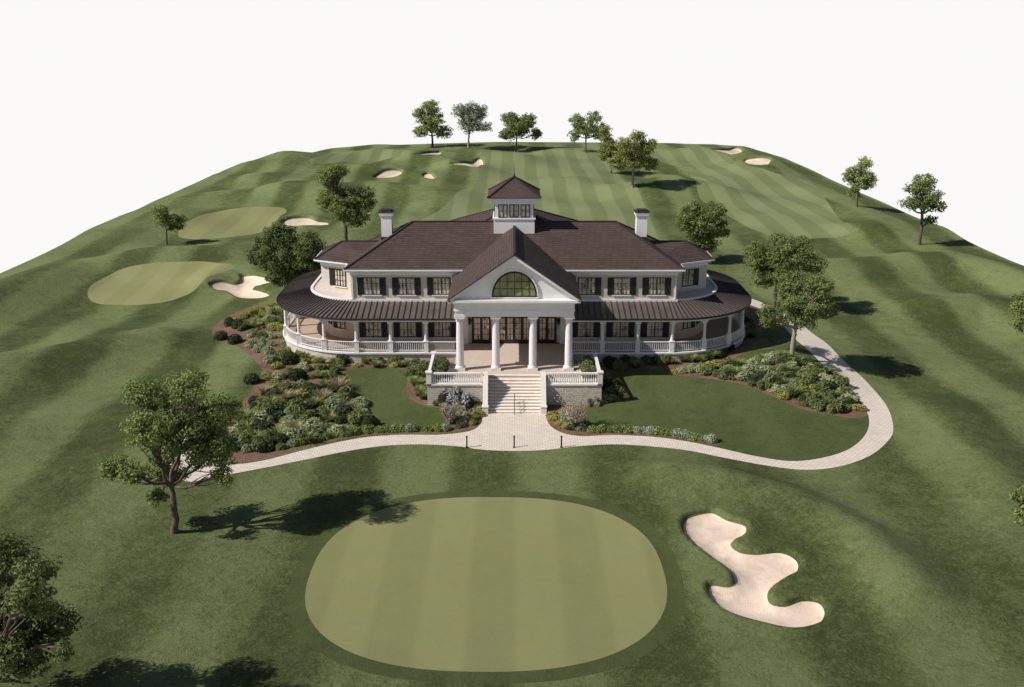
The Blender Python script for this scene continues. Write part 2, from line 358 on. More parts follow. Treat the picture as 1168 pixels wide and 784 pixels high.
BUNKERS = [
    [(781, 596), (790, 590), (812, 586), (828, 594), (850, 601), (847, 612), (833, 620), (842, 629), (862, 632), (890, 630), (908, 638), (909, 650), (893, 659), (877, 670), (878, 684), (896, 688), (915, 682), (934, 684), (941, 695), (932, 708), (905, 714), (872, 708), (840, 699), (818, 687), (809, 672), (812, 665), (832, 667), (839, 662), (833, 650), (815, 638), (792, 621), (781, 608)],
    [(240, 325), (255, 322), (268, 325), (276, 322), (276, 316), (290, 315), (310, 320), (305, 324), (288, 329), (296, 331), (307, 335), (298, 340), (278, 340), (262, 334), (247, 331)],
    [(326, 252), (338, 250), (352, 250), (362, 253), (374, 254), (370, 257), (350, 257), (330, 258), (322, 256)],
    [(426, 202), (436, 197), (448, 195), (458, 197), (454, 201), (440, 203)],
    [(483, 201), (489, 199), (495, 202), (494, 204), (487, 203)],
    [(514, 186), (530, 185), (545, 183), (551, 187), (544, 189), (528, 188)],
    [(473, 175.5), (485, 174), (502, 174.5), (499, 176.5), (484, 176.5)],
    [(811, 170.5), (824, 171), (838, 170), (846, 173), (840, 175.5), (826, 174)],
    [(850, 184), (860, 181.5), (878, 182.5), (876, 186), (874, 188), (862, 188), (853, 187)],
]
LEFT_BED = [(326, 346), (292, 349), (262, 360), (243, 374), (246, 388), (272, 396), (290, 411), (300, 426), (287, 445), (274, 464), (262, 484), (246, 502), (250, 524), (275, 527), (304, 523), (345, 511.5), (385, 502), (420, 496), (460, 494), (500, 494), (535, 491), (547, 483), (552, 470), (553, 440), (520, 410), (440, 396), (380, 385), (345, 365)]
LAWN_L = [(397, 422), (430, 419.5), (455, 420.5), (467, 430), (463, 445), (471, 458), (495, 465), (517, 467), (514, 480), (503, 487), (470, 488), (440, 489), (424, 481), (417, 465), (404, 448), (391, 434)]
RIGHT_BED = [(762, 424), (790, 417), (830, 415), (868, 407), (900, 404), (937, 416), (965, 438), (984, 462), (991, 473), (975, 477), (945, 473), (915, 467), (880, 452), (845, 438), (800, 431), (770, 428)]
FOUND_R = [(655, 400), (686, 440), (700, 441), (700, 425), (730, 421), (765, 420), (805, 416), (838, 408), (862, 392), (872, 372), (866, 352), (848, 340), (820, 380), (740, 398)]
NEAR_R = [(622, 462), (622, 476), (628, 486), (642, 494), (662, 497.5), (700, 496.5), (740, 497.5), (780, 502), (817, 508.5), (815, 503), (780, 495), (740, 490), (700, 488.5), (676, 486), (664, 478), (668, 466), (690, 460), (710, 452), (722, 446), (700, 438), (660, 440)]
LAWN_R = [(690, 440), (700, 424), (730, 420), (765, 420), (860, 400), (905, 400), (940, 418), (975, 448), (990, 470), (991, 486), (983, 501), (965, 514), (935, 523), (900, 526), (860, 520), (820, 511), (780, 503), (740, 498), (690, 497), (650, 496), (640, 470)]
PATH = [(212, 549), (240, 545), (268, 540), (310, 532), (350, 524), (400, 514), (440, 508.5), (480, 507), (520, 509), (550, 513), (586, 514.5), (625, 513), (660, 509), (700, 507), (740, 509), (785, 514), (830, 523), (880, 532), (920, 536), (958, 532), (990, 521), (1010, 506), (1019, 489), (1010, 461), (987, 434), (955, 404), (925, 379), (905, 363), (882, 351), (855, 340), (838, 336),
        (832, 340), (850, 346), (872, 355), (893, 371), (913, 392), (940, 418), (970, 445), (988, 468), (991, 486), (983, 501), (965, 514), (935, 523), (900, 526), (860, 520), (820, 511), (780, 503), (740, 498), (700, 496.5), (662, 497.5), (642, 494), (628, 486), (622, 474), (620, 470), (553, 470), (551, 476), (547, 485), (535, 492), (500, 496), (460, 496), (420, 498.5), (385, 504.5), (345, 514), (300, 525.5), (262, 530), (238, 527), (224, 515), (214, 496), (200, 494), (192, 505), (194, 530)]
REG = []   # (name, material, polygon, label, category)
def add_reg(name, mat, poly, label=None): REG.append((name, mat, poly, label))
add_reg('fairway', 'fairway', region([(556, 172), (640, 170), (690, 172), (706, 200), (735, 235), (760, 300), (700, 300), (450, 300), (470, 262), (510, 232), (545, 205)], 1.5), 'central striped fairway running away behind the clubhouse')
add_reg('fairway', 'fairway', region([(790, 193), (830, 189), (880, 196), (920, 207), (938, 222), (950, 240), (970, 258), (966, 268), (930, 272), (890, 272), (860, 262), (820, 240), (795, 215)], 1.5), 'broad diagonally striped fairway right of the house')
add_reg('putting_green', 'fairway', region([(745, 170), (790, 168), (818, 173), (836, 183), (828, 189), (795, 191), (760, 187), (742, 178)], 1.5), 'far green beside the two right hand bunkers')
add_reg('putting_green', 'fairway', region([(352, 184), (372, 176), (400, 172), (440, 170), (466, 172), (462, 177), (440, 182), (400, 185), (365, 187)], 1.5), 'far left green on a low rise')
add_reg('putting_green', 'green', region([(203, 268), (210, 256), (236, 244), (262, 239), (300, 236), (326, 239), (318, 252), (300, 264), (268, 270), (236, 273), (210, 272)], 1.0), 'oval green beside the small left hand tree')
add_reg('putting_green', 'green', region([(100, 337), (106, 324), (130, 311), (160, 302), (200, 299), (240, 299), (268, 304), (258, 310), (240, 316), (228, 326), (212, 337), (180, 346), (140, 348), (110, 346)], .8), 'kidney shaped green beside the left bunker')
add_reg('green_collar', 'collar', superell(0, 2.45, .85), 'dark ring of longer grass round the near green')
add_reg('putting_green', 'green', superell(0, 2.45, -.1), 'large rounded putting green in the foreground')
add_reg('lawn', 'lawn', region(LAWN_R, .6), 'short lawn between the clubhouse and the curving path')
add_reg('mulch_bed', 'mulch', region(FOUND_R, .7), 'mulch along the right side of the veranda')
add_reg('mulch_bed', 'mulch', region(LEFT_BED, .6), 'large mulched planting bed left of the entrance')
add_reg('lawn', 'lawn', region(LAWN_L, .6), 'small lawn inside the left planting bed')
add_reg('mulch_bed', 'mulch', region(RIGHT_BED, .6), 'mulched bed inside the bend of the path')
add_reg('mulch_bed', 'mulch', region(NEAR_R, .6), 'mulch strip right of the entrance stairs')
add_reg('path', 'path', region(PATH, .5), 'pale paved path curving past the entrance stairs')
BL = ['winding sand bunker with rounded fingers in the foreground', 'forked sand bunker beside the kidney shaped green', 'shallow sand bunker behind the left shade tree', 'sand bunker in a mound behind the left chimney', 'tiny sand pot bunker left of the cupola', 'sand bunker below the row of far trees', 'thin far sand bunker under the leftmost far tree', 'farther of the two right hand sand bunkers', 'nearer of the two far right sand bunkers']
BP = []
for i, b in enumerate(BUNKERS):
    far = i > 1
    poly = region(b, .35 if not far else .8); BP.append((poly, .42 if i == 0 else (.45 if i == 1 else .7), .7 if i < 2 else 1.6))
    add_reg('bunker', 'sand', poly, BL[i])
def full_z(x, y):
    z = base_z(x, y)
    for poly, depth, w in BP:
        x0, y0 = poly.min(0) - 6; x1, y1 = poly.max(0) + 6
        k = (x > x0) & (x < x1) & (y > y0) & (y < y1)
        if not k.any(): continue
        xs, ys = x[k], y[k]; d = seg_dist(xs, ys, poly, True); ins = inside(xs, ys, poly)
        back = sm(-1, 1, (ys - poly[:, 1].mean()) / (poly[:, 1].max() - poly[:, 1].min() + 1e-6) * 2)
        big = depth > .6; drop = .55 if big else .34; bank = .45 if big else .2
        lip = (.05 + .30 * back) * (1.8 if big else 1.0)
        prof = lip * np.exp(-(d / (w * 2.4)) ** 2)
        dz = np.where(ins, lip - drop - (depth * .45) * sm(0, w * 1.5, d), prof - drop * (1 - sm(0, bank, d)))
        z[k] += dz
    return z
def make_ground():
    pts = []; 
    for y0, y1, st in ((18, 128, .75), (128, 200, 1.25), (200, 293, 1.9)):
        xs = np.arange(-66.3, 68, st); ys = np.arange(y0 + .1, y1, st)
        gx, gy = np.meshgrid(xs, ys); gx = gx + rng.uniform(-.12, .12, gx.shape) * st; gy = gy + rng.uniform(-.12, .12, gx.shape) * st
        pts.append(np.stack([gx.ravel(), gy.ravel()], 1))
    for poly, depth, w in BP:      # extra rings so that each bunker edge is a crisp bank
        nrm = np.roll(poly, -1, 0) - np.roll(poly, 1, 0); nrm = np.stack([-nrm[:, 1], nrm[:, 0]], 1); nrm /= np.linalg.norm(nrm, axis=1)[:, None] + 1e-9
        for off in (.4, -.1, -.22, -.5, -1.0):
            for sgn in (1, -1):
                q = poly + nrm * abs(off) * sgn; ins = inside(q[:, 0], q[:, 1], poly); d = seg_dist(q[:, 0], q[:, 1], poly, True)
                q = q[(ins == (off > 0)) & (d > abs(off) * .8)]; pts.append(q)
    G = np.concatenate(pts); G = G[inside(G[:, 0], G[:, 1], np.array(SLAB))]
    slab = smooth_loop(SLAB, 1.2) if False else []
    S = []
    for i in range(len(SLAB)):
        a = np.array(SLAB[i], float); b = np.array(SLAB[(i + 1) % len(SLAB)], float); m = max(1, int(np.linalg.norm(b - a) / 1.5))
        for k in range(m): S.append(a + (b - a) * k / m)
    S = np.array(S)
    verts = [Vector(p) for p in G]; faces = []; polys = [S] + [r[2] for r in REG]
    for p in polys:
        ar = (p[:, 0] * np.roll(p[:, 1], -1) - p[:, 1] * np.roll(p[:, 0], -1)).sum()
        if ar < 0: p = p[::-1]
        n = len(verts); p = np.clip(p, (-66.4, 18.1), (67.9, 292)) if p is not S else p
        verts += [Vector(q) for q in p]; faces.append(list(range(n, n + len(p))))
    v, e, f, ov, oe, of = delaunay_2d_cdt(verts, [], faces, 1, 1e-5, True)
    V = np.array([(q.x, q.y) for q in v]); Z = full_z(V[:, 0], V[:, 1])
    e_ = .12
    gx = (full_z(V[:, 0] + e_, V[:, 1]) - full_z(V[:, 0] - e_, V[:, 1])) / (2 * e_)
    gy = (full_z(V[:, 0], V[:, 1] + e_) - full_z(V[:, 0], V[:, 1] - e_)) / (2 * e_)
    NN = np.stack([-gx, -gy, np.ones_like(gx)], 1); NN /= np.linalg.norm(NN, axis=1)[:, None]
    buckets = {}
    for fi, fc in enumerate(f):
        buckets.setdefault(max(of[fi]) if of[fi] else 0, []).append(fc)
    def mesh(name, fl, mat):
        a = np.array(fl); p0, p1, p2 = V[a[:, 0]], V[a[:, 1]], V[a[:, 2]]
        cr = (p1[:, 0] - p0[:, 0]) * (p2[:, 1] - p0[:, 1]) - (p1[:, 1] - p0[:, 1]) * (p2[:, 0] - p0[:, 0])
        a[cr < 0] = a[cr < 0][:, ::-1]
        u, inv = np.unique(a, return_inverse=True); inv = inv.reshape(a.shape)
        me = bpy.data.meshes.new(name); me.from_pydata([(V[k, 0], V[k, 1], Z[k]) for k in u], [], inv.tolist()); me.materials.append(M[mat]); me.shade_smooth()
        me.normals_split_custom_set_from_vertices([tuple(NN[k]) for k in u])
        o = bpy.data.objects.new(name, me); C.objects.link(o); return tag(o, kind='structure')
    for k, fl in sorted(buckets.items()):
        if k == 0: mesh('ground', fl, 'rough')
        else:
            o = mesh(REG[k - 1][0], fl, REG[k - 1][1])
            if REG[k - 1][3]: o['label'] = REG[k - 1][3]
    sk = MB(); zz = full_z(S[:, 0], S[:, 1])
    for i in range(len(S)):
        j = (i + 1) % len(S)
        sk.quad((*S[i], -6), (*S[j], -6), (*S[j], zz[j]), (*S[i], zz[i]))
    tag(sk.build('ground_edge', 'soil'), kind='structure')
make_ground()
def gz(x, y): return float(full_z(np.array([x]), np.array([y]))[0])

# ------------------------------------------------------------------ clubhouse
house = empty('clubhouse', (0, 94, 1))
tag(house, 'white columned clubhouse with brown hipped roofs, cupola and wraparound veranda', 'clubhouse')
def part(mb, name, mat, parent=house, smooth=False):
    o = mb.build(name, mat, parent, smooth)
    bpy.context.view_layer.update() if False else None
    o.matrix_parent_inverse = Matrix.Translation(-Vector(WORLD[parent])); WORLD[o] = (0, 0, 0) if False else WORLD[parent] if False else (0.0, 0.0, 0.0)
    return o
WORLD = {house: (0, 94, 1)}
ZF = 2.0
# walls
w = MB(); w.box(-15, 15, 89, 99.6, .6, 8.9)
part(w, 'wall', 'wall')
def prism(mb, pl, z0, z1):
    n = len(pl)
    for i in range(n): a, b = pl[i], pl[(i + 1) % n]; mb.quad((*a, z0), (*b, z0), (*b, z1), (*a, z1))
    mb.quad(*[(*p, z1) for p in pl]); mb.quad(*[(*p, z0) for p in pl[::-1]])
def wing_plan(s, o=0.0): return [(s * 14.9, 91.5 - o), (s * (18.5 + o), 93.3 - o * .9), (s * (18.5 + o), 96.6 + o), (s * 14.9, 96.6 + o)]
for s in (-1, 1):
    w = MB(); prism(w, wing_plan(s), 5.2, 8.9); part(w, 'wall', 'wall')
w = MB(); w.box(-7.4, 7.4, 99.5, 106, .6, 9.9); part(w, 'wall', 'wall')
# frieze boards and water table under the eaves
fz = MB(); fz.box(-15.06, 15.06, 88.94, 99.66, 8.5, 9.0); fz.box(-15.3, 15.3, 88.7, 99.9, 8.82, 9.02)
fz.box(-15.08, 15.08, 88.9, 99.0, 6.02, 6.25); part(fz, 'frieze', 'white')
for s in (-1, 1):
    f2 = MB(); prism(f2, wing_plan(s, .06), 8.5, 9.0); prism(f2, wing_plan(s, .3), 8.82, 9.02); part(f2, 'frieze', 'white')
def hip(mb, x0, x1, y0, y1, z0, z1, caps=None, th=.14):
    cy_ = (y0 + y1) / 2; r = (y1 - y0) / 2; xa, xb = x0 + r, x1 - r
    if xa > xb: xa = xb = (x0 + x1) / 2
    A, B, Cc, D = (x0, y0, z0), (x1, y0, z0), (x1, y1, z0), (x0, y1, z0); E, G_ = (xa, cy_, z1), (xb, cy_, z1)
    mb.quad(A, B, G_, E); mb.quad(Cc, D, E, G_); mb.quad(B, Cc, G_); mb.quad(D, A, E)
    lo = [(p[0], p[1], z0 - th) for p in (A, B, Cc, D)]
    for i, (p, q) in enumerate(((A, B), (B, Cc), (Cc, D), (D, A))): mb.quad(lo[i], lo[(i + 1) % 4], q, p)
    mb.quad(*lo[::-1])
    if caps is not None:
        for p, q in ((A, E), (D, E), (B, G_), (Cc, G_), (E, G_)):
            if p != q: caps.bar(Vector(p) + Vector((0, 0, .03)), Vector(q) + Vector((0, 0, .03)), .2, .1)
def gutter(x0, x1, y0, y1, z):
    g = MB()
    for a, b in (((x0, y0), (x1, y0)), ((x1, y0), (x1, y1)), ((x0, y0), (x0, y1))): g.bar((*a, z), (*b, z), .1, .12)
    return g
caps = MB(); r = MB(); hip(r, -15.5, 15.5, 88.5, 100.1, 9.15, 12.5, caps); main_roof = part(r, 'roof', 'shingle'); part(caps, 'ridge_cap', 'ridge_cap', main_roof)
part(gutter(-15.55, 15.55, 88.44, 100.1, 9.06), 'gutter', 'white', main_roof)
for s in (-1, 1):
    x0, x1 = (-18.7, -11) if s < 0 else (11, 18.7)
    r = MB(); caps = MB(); cz = 10.5
    e = -18.7 if s < 0 else 18.7; i_ = -12 if s < 0 else 12; rx = e - s * 2.35
    e = s * 19.0; rx = s * 16.6; A, B, Cc, D = (e, 92.85, 9.15), (e, 97.1, 9.15), (i_, 97.1, 9.15), (i_, 89.35, 9.15); E = (rx, 94.75, cz); G_ = (i_, 94.75, cz)
    r.quad(D, A, E, G_); r.quad(B, Cc, G_, E); r.quad(A, B, E)
    for p, q in ((A, B), (D, A), (B, Cc)): r.quad((p[0], p[1], 9.0), (q[0], q[1], 9.0), q, p)
    r.quad((A[0], A[1], 9.0), (B[0], B[1], 9.0), (Cc[0], Cc[1], 9.0), (D[0], D[1], 9.0))
    for p, q in ((A, E), (B, E), (E, G_)): caps.bar(Vector(p) + Vector((0, 0, .03)), Vector(q) + Vector((0, 0, .03)), .2, .1)
    ro = part(r, 'roof', 'shingle'); part(caps, 'ridge_cap', 'ridge_cap', ro)
    g = MB(); g.bar((e, 92.80, 9.06), (s * 15.3, 90.95, 9.06), .1, .12); g.bar((e + s * .05, 92.80, 9.06), (e + s * .05, 97.1, 9.06), .1, .12); part(g, 'gutter', 'white', ro)
r = MB(); caps = MB(); hip(r, -8, 8, 90.6 + 0, 106.6, 10.05, 13.5, caps)
ro = part(r, 'roof', 'shingle'); part(caps, 'ridge_cap', 'ridge_cap', ro)
# chimneys
for s in (-1, 1):
    c = MB(); X = 12.15 * s; Y = 94.3
    n = len(c.v); c.box(X - .5, X + .5, Y - .5, Y + .5, 9.6, 12.9)
    for k, (a, z0, z1) in enumerate(((.5, 12.9, 13.05), (.58, 13.05, 13.2), (.64, 13.2, 13.45))): c.box(X - a, X + a, Y - a, Y + a, z0, z1)
    ch = part(c, 'chimney', 'white'); c = MB(); c.box(X - .7, X + .7, Y - .7, Y + .7, 13.45, 13.55); c.box(X - .45, X + .45, Y - .45, Y + .45, 13.55, 13.7); part(c, 'chimney_cap', 'ridge_cap', ch)
    c = MB(); c.box(X - .56, X + .56, Y - .56, Y + .56, 10.4, 11.25) if False else c.box(X - .53, X + .53, Y - .53, Y + .53, 10.6, 11.12); part(c, 'flashing', 'ridge_cap', ch)
# windows
def window(X, Y, z0, z1, wid, shutters=(1, 1), cols=4, rows=3, parent=house, sh=.5, mat_f='frame', axis='x', facing=-1, sill=True, name='window', ang=0):
    """framed window; local x runs along the wall, y out of it"""
    def T(mb):
        out = []
        for x, y, z in mb.v:
            if axis == 'n': out.append((X + x * math.cos(ang) + y * math.sin(ang), Y + x * math.sin(ang) - y * math.cos(ang), z))
            elif axis == 'x': out.append((X + x, Y + facing * y, z))
            else: out.append((X + facing * y, Y + x, z))
        mb.v = out; return mb
    h = wid / 2; fr = MB(); t = .07
    fr.box(-h - t, h + t, .0, .07, z1, z1 + t); fr.box(-h - t, h + t, 0, .07, z0 - t, z0); fr.box(-h - t, -h, 0, .07, z0, z1); fr.box(h, h + t, 0, .07, z0, z1)
    fr.box(-.04, .04, 0.02, .06, z0, z1)
    for k in range(1, cols):
        x = -h + wid * k / cols
        if abs(x) > .06: fr.box(x - .014, x + .014, .025, .05, z0, z1)
    for k in range(1, rows): z = z0 + (z1 - z0) * k / rows; fr.box(-h, h, .026, .049, z - .014, z + .014)
    f = part(T(fr), name, mat_f, parent)
    g = MB(); g.quad((-h, .012, z0), (h, .012, z0), (h, .012, z1), (-h, .012, z1)); part(T(g), 'pane', 'glass', f) if parent is house else part(T(g), 'pane', 'glass', parent)
    if parent is not house: return f
    if sill:
        s = MB(); s.box(-h - .16, h + .16, .0, .13, z0 - t - .09, z0 - t - .003); part(T(s), 'sill', 'white', f)
    for k, sd in enumerate((-1, 1)):
        if not shutters[k]: continue
        s = MB(); a = sd * (h + t + .02); b = a + sd * sh; lo, hi = min(a, b), max(a, b)
        s.box(lo, hi, .0, .05, z0 - .08, z1 + .08)
        nn = 14
        for q in range(nn):
            zz = z0 + (z1 - z0) * (q + .5) / nn; s.box(lo + .06, hi - .06, .05, .075, zz - .03, zz + .02)
        s.box(lo, lo + .05, .05, .08, z0 - .08, z1 + .08); s.box(hi - .05, hi, .05, .08, z0 - .08, z1 + .08)
        part(T(s), 'shutter', 'shutter', f)
    return f
for X in (-13.1, -9.9, -6.68, 6.68, 9.9, 13.1):
    window(X, 89, 6.72, 8.22, 1.45)
    window(X, 89, 2.65, 4.65, 1.45)
for s in (-1, 1):
    wa = math.atan2(1.8, 3.6); window(16.55 * s, 92.325, 6.72, 8.22, 1.2, (s < 0, s > 0), axis='n', ang=s * wa)
    for dg, wd_, zz in ((30, .9, 3.0), (50, .45, 3.2)):
        a = R(dg); window(s * (14.2 + 4.42 * math.sin(a)), 94.5 - 4.42 * math.cos(a), zz, 4.45, wd_, (dg < 40 and s < 0, dg < 40 and s > 0), 2, 3, axis='n', ang=s * a, sh=.32)
    for Y in (95.6,): window(18.6 * s, Y, 2.9, 4.6, 1.2, axis='y', facing=s)
    window(18.5 * s, 94.95, 6.72, 8.22, 1.3, axis='y', facing=s)
for X in (-11, -5, 5, 11): window(X, 99.6 if abs(X) > 8 else 106, 6.72, 8.22, 1.45, facing=1); window(X, 99.6 if abs(X) > 8 else 106, 2.65, 4.65, 1.45, facing=1)
# --- veranda that wraps both ends
def vpath(r, s, y_end_back=True, x_start=5.2):
    """plan of the veranda edge at radius r about the corner centres; list of (x, y, key)"""
    pts = []; c1 = (14.2, 94.5); c2 = (14.2, 99.5)
    nst = 17
    for k in range(nst): t = k / nst; pts.append((x_start + (14.2 - x_start) * t, 94.5 - r))
    na = 30
    for k in range(na): a = -math.pi / 2 + math.pi / 2 * k / na; pts.append((c1[0] + r * math.cos(a), c1[1] + r * math.sin(a)))
    ns = 9
    for k in range(ns): pts.append((14.2 + r, 94.5 + 5 * k / ns))
    for k in range(na): a = math.pi / 2 * k / na; pts.append((c2[0] + r * math.cos(a), c2[1] + r * math.sin(a)))
    nb = 12
    for k in range(nb + 1): pts.append((14.2 - 6.2 * k / nb, 99.5 + r))
    return [(s * x, y) for x, y in pts]
def strip(mb, pa, pb, za, zb):
    for i in range(len(pa) - 1): mb.quad((*pa[i], za), (*pa[i + 1], za), (*pb[i + 1], zb), (*pb[i], zb))
for s in (-1, 1):
    # stone base, floor, fascia beam
    m = MB(); strip(m, vpath(8.32, s), vpath(8.32, s), .2, 1.84); part(m, 'veranda_base', 'stone')
    m = MB(); strip(m, vpath(8.46, s), vpath(8.46, s), 1.84, 2.0); strip(m, vpath(8.46, s), vpath(8.2, s), 2.0, 2.0); strip(m, vpath(8.3, s), vpath(8.46, s), 1.84, 1.84); part(m, 'floor_edge', 'white')
    m = MB(); strip(m, vpath(8.2, s), vpath(4.0, s), 1.996, 1.996); part(m, 'veranda_floor', 'floor')
    m = MB(); strip(m, vpath(8.42, s), vpath(8.42, s), 4.88, 5.2); strip(m, vpath(8.0, s), vpath(8.0, s), 4.88, 5.2); strip(m, vpath(8.0, s), vpath(8.42, s), 4.88, 4.88)
    strip(m, vpath(8.55, s), vpath(8.55, s), 5.08, 5.24); strip(m, vpath(8.42, s), vpath(8.55, s), 5.08, 5.08); part(m, 'veranda_beam', 'white')
    m = MB(); strip(m, vpath(8.3, s), vpath(4.0, s), 5.16, 5.16); part(m, 'veranda_ceiling', 'ceiling')
    m = MB(); strip(m, vpath(8.78, s), vpath(5.3, s), 5.26, 6.1); strip(m, vpath(8.78, s), vpath(8.78, s), 5.14, 5.26); strip(m, vpath(8.45, s), vpath(8.78, s), 5.14, 5.14)
    vr = part(m, 'veranda_roof', 'metal_roof')
    m = MB(); po = vpath(8.8, s); pi_ = vpath(5.45, s)
    for i in range(len(po)): m.bar((*po[i], 5.29), (*pi_[i], 6.09), .05, .09)
    part(m, 'roof_seam', 'seam', vr)
    m = MB(); strip(m, vpath(8.83, s), vpath(8.83, s), 5.12, 5.3); strip(m, vpath(8.83, s), vpath(8.76, s), 5.3, 5.3); part(m, 'drip_edge', 'seam', vr)
    m = MB(); strip(m, vpath(5.55, s), vpath(5.55, s), 6.0, 6.22); strip(m, vpath(5.55, s), vpath(5.3, s), 6.22, 6.22); part(m, 'roof_curb', 'white', vr)
    m = MB(); strip(m, vpath(5.32, s), vpath(1.6, s), 6.13, 6.13); part(m, 'flat_roof', 'wall')
    # curved ground-floor wall at the end, with a round arched cross wall on the porch
    m = MB(); pl = [(s * (14.2 + 4.4 * math.sin(math.pi / 2 * k / 20)), 94.5 - 4.4 * math.cos(math.pi / 2 * k / 20)) for k in range(21)] + [(s * 18.6, 99.5)] + [(s * (14.2 + 4.4 * math.cos(math.pi / 2 * k / 10)), 99.5 + 4.4 * math.sin(math.pi / 2 * k / 10)) for k in range(1, 11)]
    strip(m, pl, pl, 1.9, 5.16); part(m, 'wall', 'porch_wall')
    arc = MB(); z0, z1 = 2.0, 4.88; cxx = s * 20.35; rr = 1.45; Yw = 97.2
    seg = 20
    for face_y in (Yw, Yw + .28):
        for k in range(seg):
            a0 = math.pi * k / seg; a1_ = math.pi * (k + 1) / seg
            p0 = (cxx + rr * math.cos(a0), 3.25 + rr * math.sin(a0)); p1 = (cxx + rr * math.cos(a1_), 3.25 + rr * math.sin(a1_))
            arc.quad((p0[0], face_y, p0[1]), (p1[0], face_y, p1[1]), (p1[0], face_y, z1), (p0[0], face_y, z1))
        arc.quad((cxx + rr, face_y, z0), (cxx + 1.75, face_y, z0), (cxx + 1.75, face_y, z1), (cxx + rr, face_y, z1))
        arc.quad((cxx - rr, face_y, z0), (cxx - 1.75, face_y, z0), (cxx - 1.75, face_y, z1), (cxx - rr, face_y, z1))
    for k in range(seg):
        a0 = math.pi * k / seg; a1_ = math.pi * (k + 1) / seg
        p0 = (cxx + rr * math.cos(a0), 3.25 + rr * math.sin(a0)); p1 = (cxx + rr * math.cos(a1_), 3.25 + rr * math.sin(a1_))
        arc.quad((p0[0], Yw, p0[1]), (p0[0], Yw + .28, p0[1]), (p1[0], Yw + .28, p1[1]), (p1[0], Yw, p1[1]))
    for q in (-1, 1): arc.quad((cxx + q * rr, Yw, z0), (cxx + q * rr, Yw + .28, z0), (cxx + q * rr, Yw + .28, 3.25), (cxx + q * rr, Yw, 3.25))
    arc.quad((cxx + 1.75, Yw, z0), (cxx + 1.75, Yw + .28, z0), (cxx + 1.75, Yw + .28, z1), (cxx + 1.75, Yw, z1)); arc.quad((cxx - 1.75, Yw, z0), (cxx - 1.75, Yw + .28, z0), (cxx - 1.75, Yw + .28, z1), (cxx - 1.75, Yw, z1))
    part(arc, 'porch_arch', 'porch_wall')
    # posts
    posts = [(8.0, 86.3), (11.2, 86.3), (14.3, 86.3)]
    for a in (22.5, 45, 67.5, 90): posts.append((14.2 + 8.2 * math.sin(R(a)), 94.5 - 8.2 * math.cos(R(a))))
    posts += [(22.4, 97.6)]
    for a in (6, 30, 54, 78): posts.append((14.2 + 8.2 * math.cos(R(a)), 99.5 + 8.2 * math.sin(R(a))))
    posts += [(12.4, 107.7), (9.2, 107.7)]
    for X, Y in posts:
        X *= s; m = MB(); m.box(X - .21, X + .21, Y - .21, Y + .21, 2.0, 2.98); m.box(X - .25, X + .25, Y - .25, Y + .25, 2.98, 3.05)
        m.lathe(X, Y, [(.19, 3.05), (.19, 3.12), (.15, 3.16), (.125, 4.55), (.15, 4.6), (.2, 4.7)], 12); m.box(X - .24, X + .24, Y - .24, Y + .24, 4.7, 4.88)
        part(m, 'veranda_column', 'white')
    # curved brackets under the beam on the bend
    allp = [(5.3, 86.3)] + posts
    for i in range(len(allp) - 1):
        p, q = Vector(allp[i]), Vector(allp[i + 1]); Lb = (q - p).length; p.x *= s; q.x *= s; d = (q - p).normalized()
        # follow the bend between posts
        kk = 6; pts = []
        for k in range(kk + 1):
            t = k / kk; v = p.lerp(q, t)
            X, Y = abs(v.x), v.y
            if X > 14.2:
                cyy = min(max(Y, 94.5), 99.5); dv = Vector((X - 14.2, Y - cyy)); dv = dv.normalized() * 8.2; X, Y = 14.2 + dv.x, cyy + dv.y
            pts.append(Vector((s * X, Y)))
        m = MB()
        for k in range(kk):
            m.obox(pts[k], pts[k + 1], .12, 2.9, 2.97); m.obox(pts[k], pts[k + 1], .09, 2.12, 2.18)
        nb = int(Lb / .17)
        for k in range(1, nb):
            t = k / nb * kk; j = min(int(t), kk - 1); v = pts[j].lerp(pts[j + 1], t - j)
            m.box(v.x - .026, v.x + .026, v.y - .026, v.y + .026, 2.18, 2.9)
        part(m, 'railing', 'white')
        if i >= 3 and i < 8:
            for A, B, in ((0, 1), (kk, kk - 1)):
                m = MB(); a = pts[A]; b = pts[B]; dd = (b - a).normalized(); last = None
                for k in range(7):
                    th = math.pi / 2 * k / 6; o = a + dd * (.08 + .6 * (1 - math.cos(th))); z = 4.3 + .58 * math.sin(th)
                    if last is not None: m.bar(last, (o.x, o.y, z), .07, .09)
                    last = (o.x, o.y, z)
                part(m, 'bracket', 'white')
# --- portico
pc = MB()
pc.box(-5.03, 5.03, 80.85, 81.75, 6.83, 7.3); pc.box(-5.10, 5.10, 80.78, 81.75, 7.3, 7.42); pc.box(-5.06, 5.06, 80.82, 81.75, 7.42, 8.02); pc.box(-5.25, 5.25, 80.62, 81.9, 8.02, 8.16); pc.box(-5.5, 5.5, 80.35, 81.9, 8.16, 8.36)
for s in (-1, 1):
    a, b = sorted((s * 5.0, s * 4.1)); pc.box(a, b, 81.75, 88.9, 6.83, 8.02); a, b = sorted((s * 5.22, s * 4.1)); pc.box(a, b, 81.9, 88.9, 8.02, 8.16); a, b = sorted((s * 5.48, s * 4.1)); pc.box(a, b, 81.9, 88.9, 8.16, 8.32)
part(pc, 'entablature', 'white')
m = MB(); m.box(-4.1, 4.1, 81.75, 88.97, 7.0, 7.1); part(m, 'portico_ceiling', 'ceiling')
m = MB(); sl = (12.2 - 8.36) / 5.5
m.quad((-5.3, 81.0, 8.36), (5.3, 81.0, 8.36), (0, 81.0, 12.05)); ped = part(m, 'pediment', 'white')
m = MB()
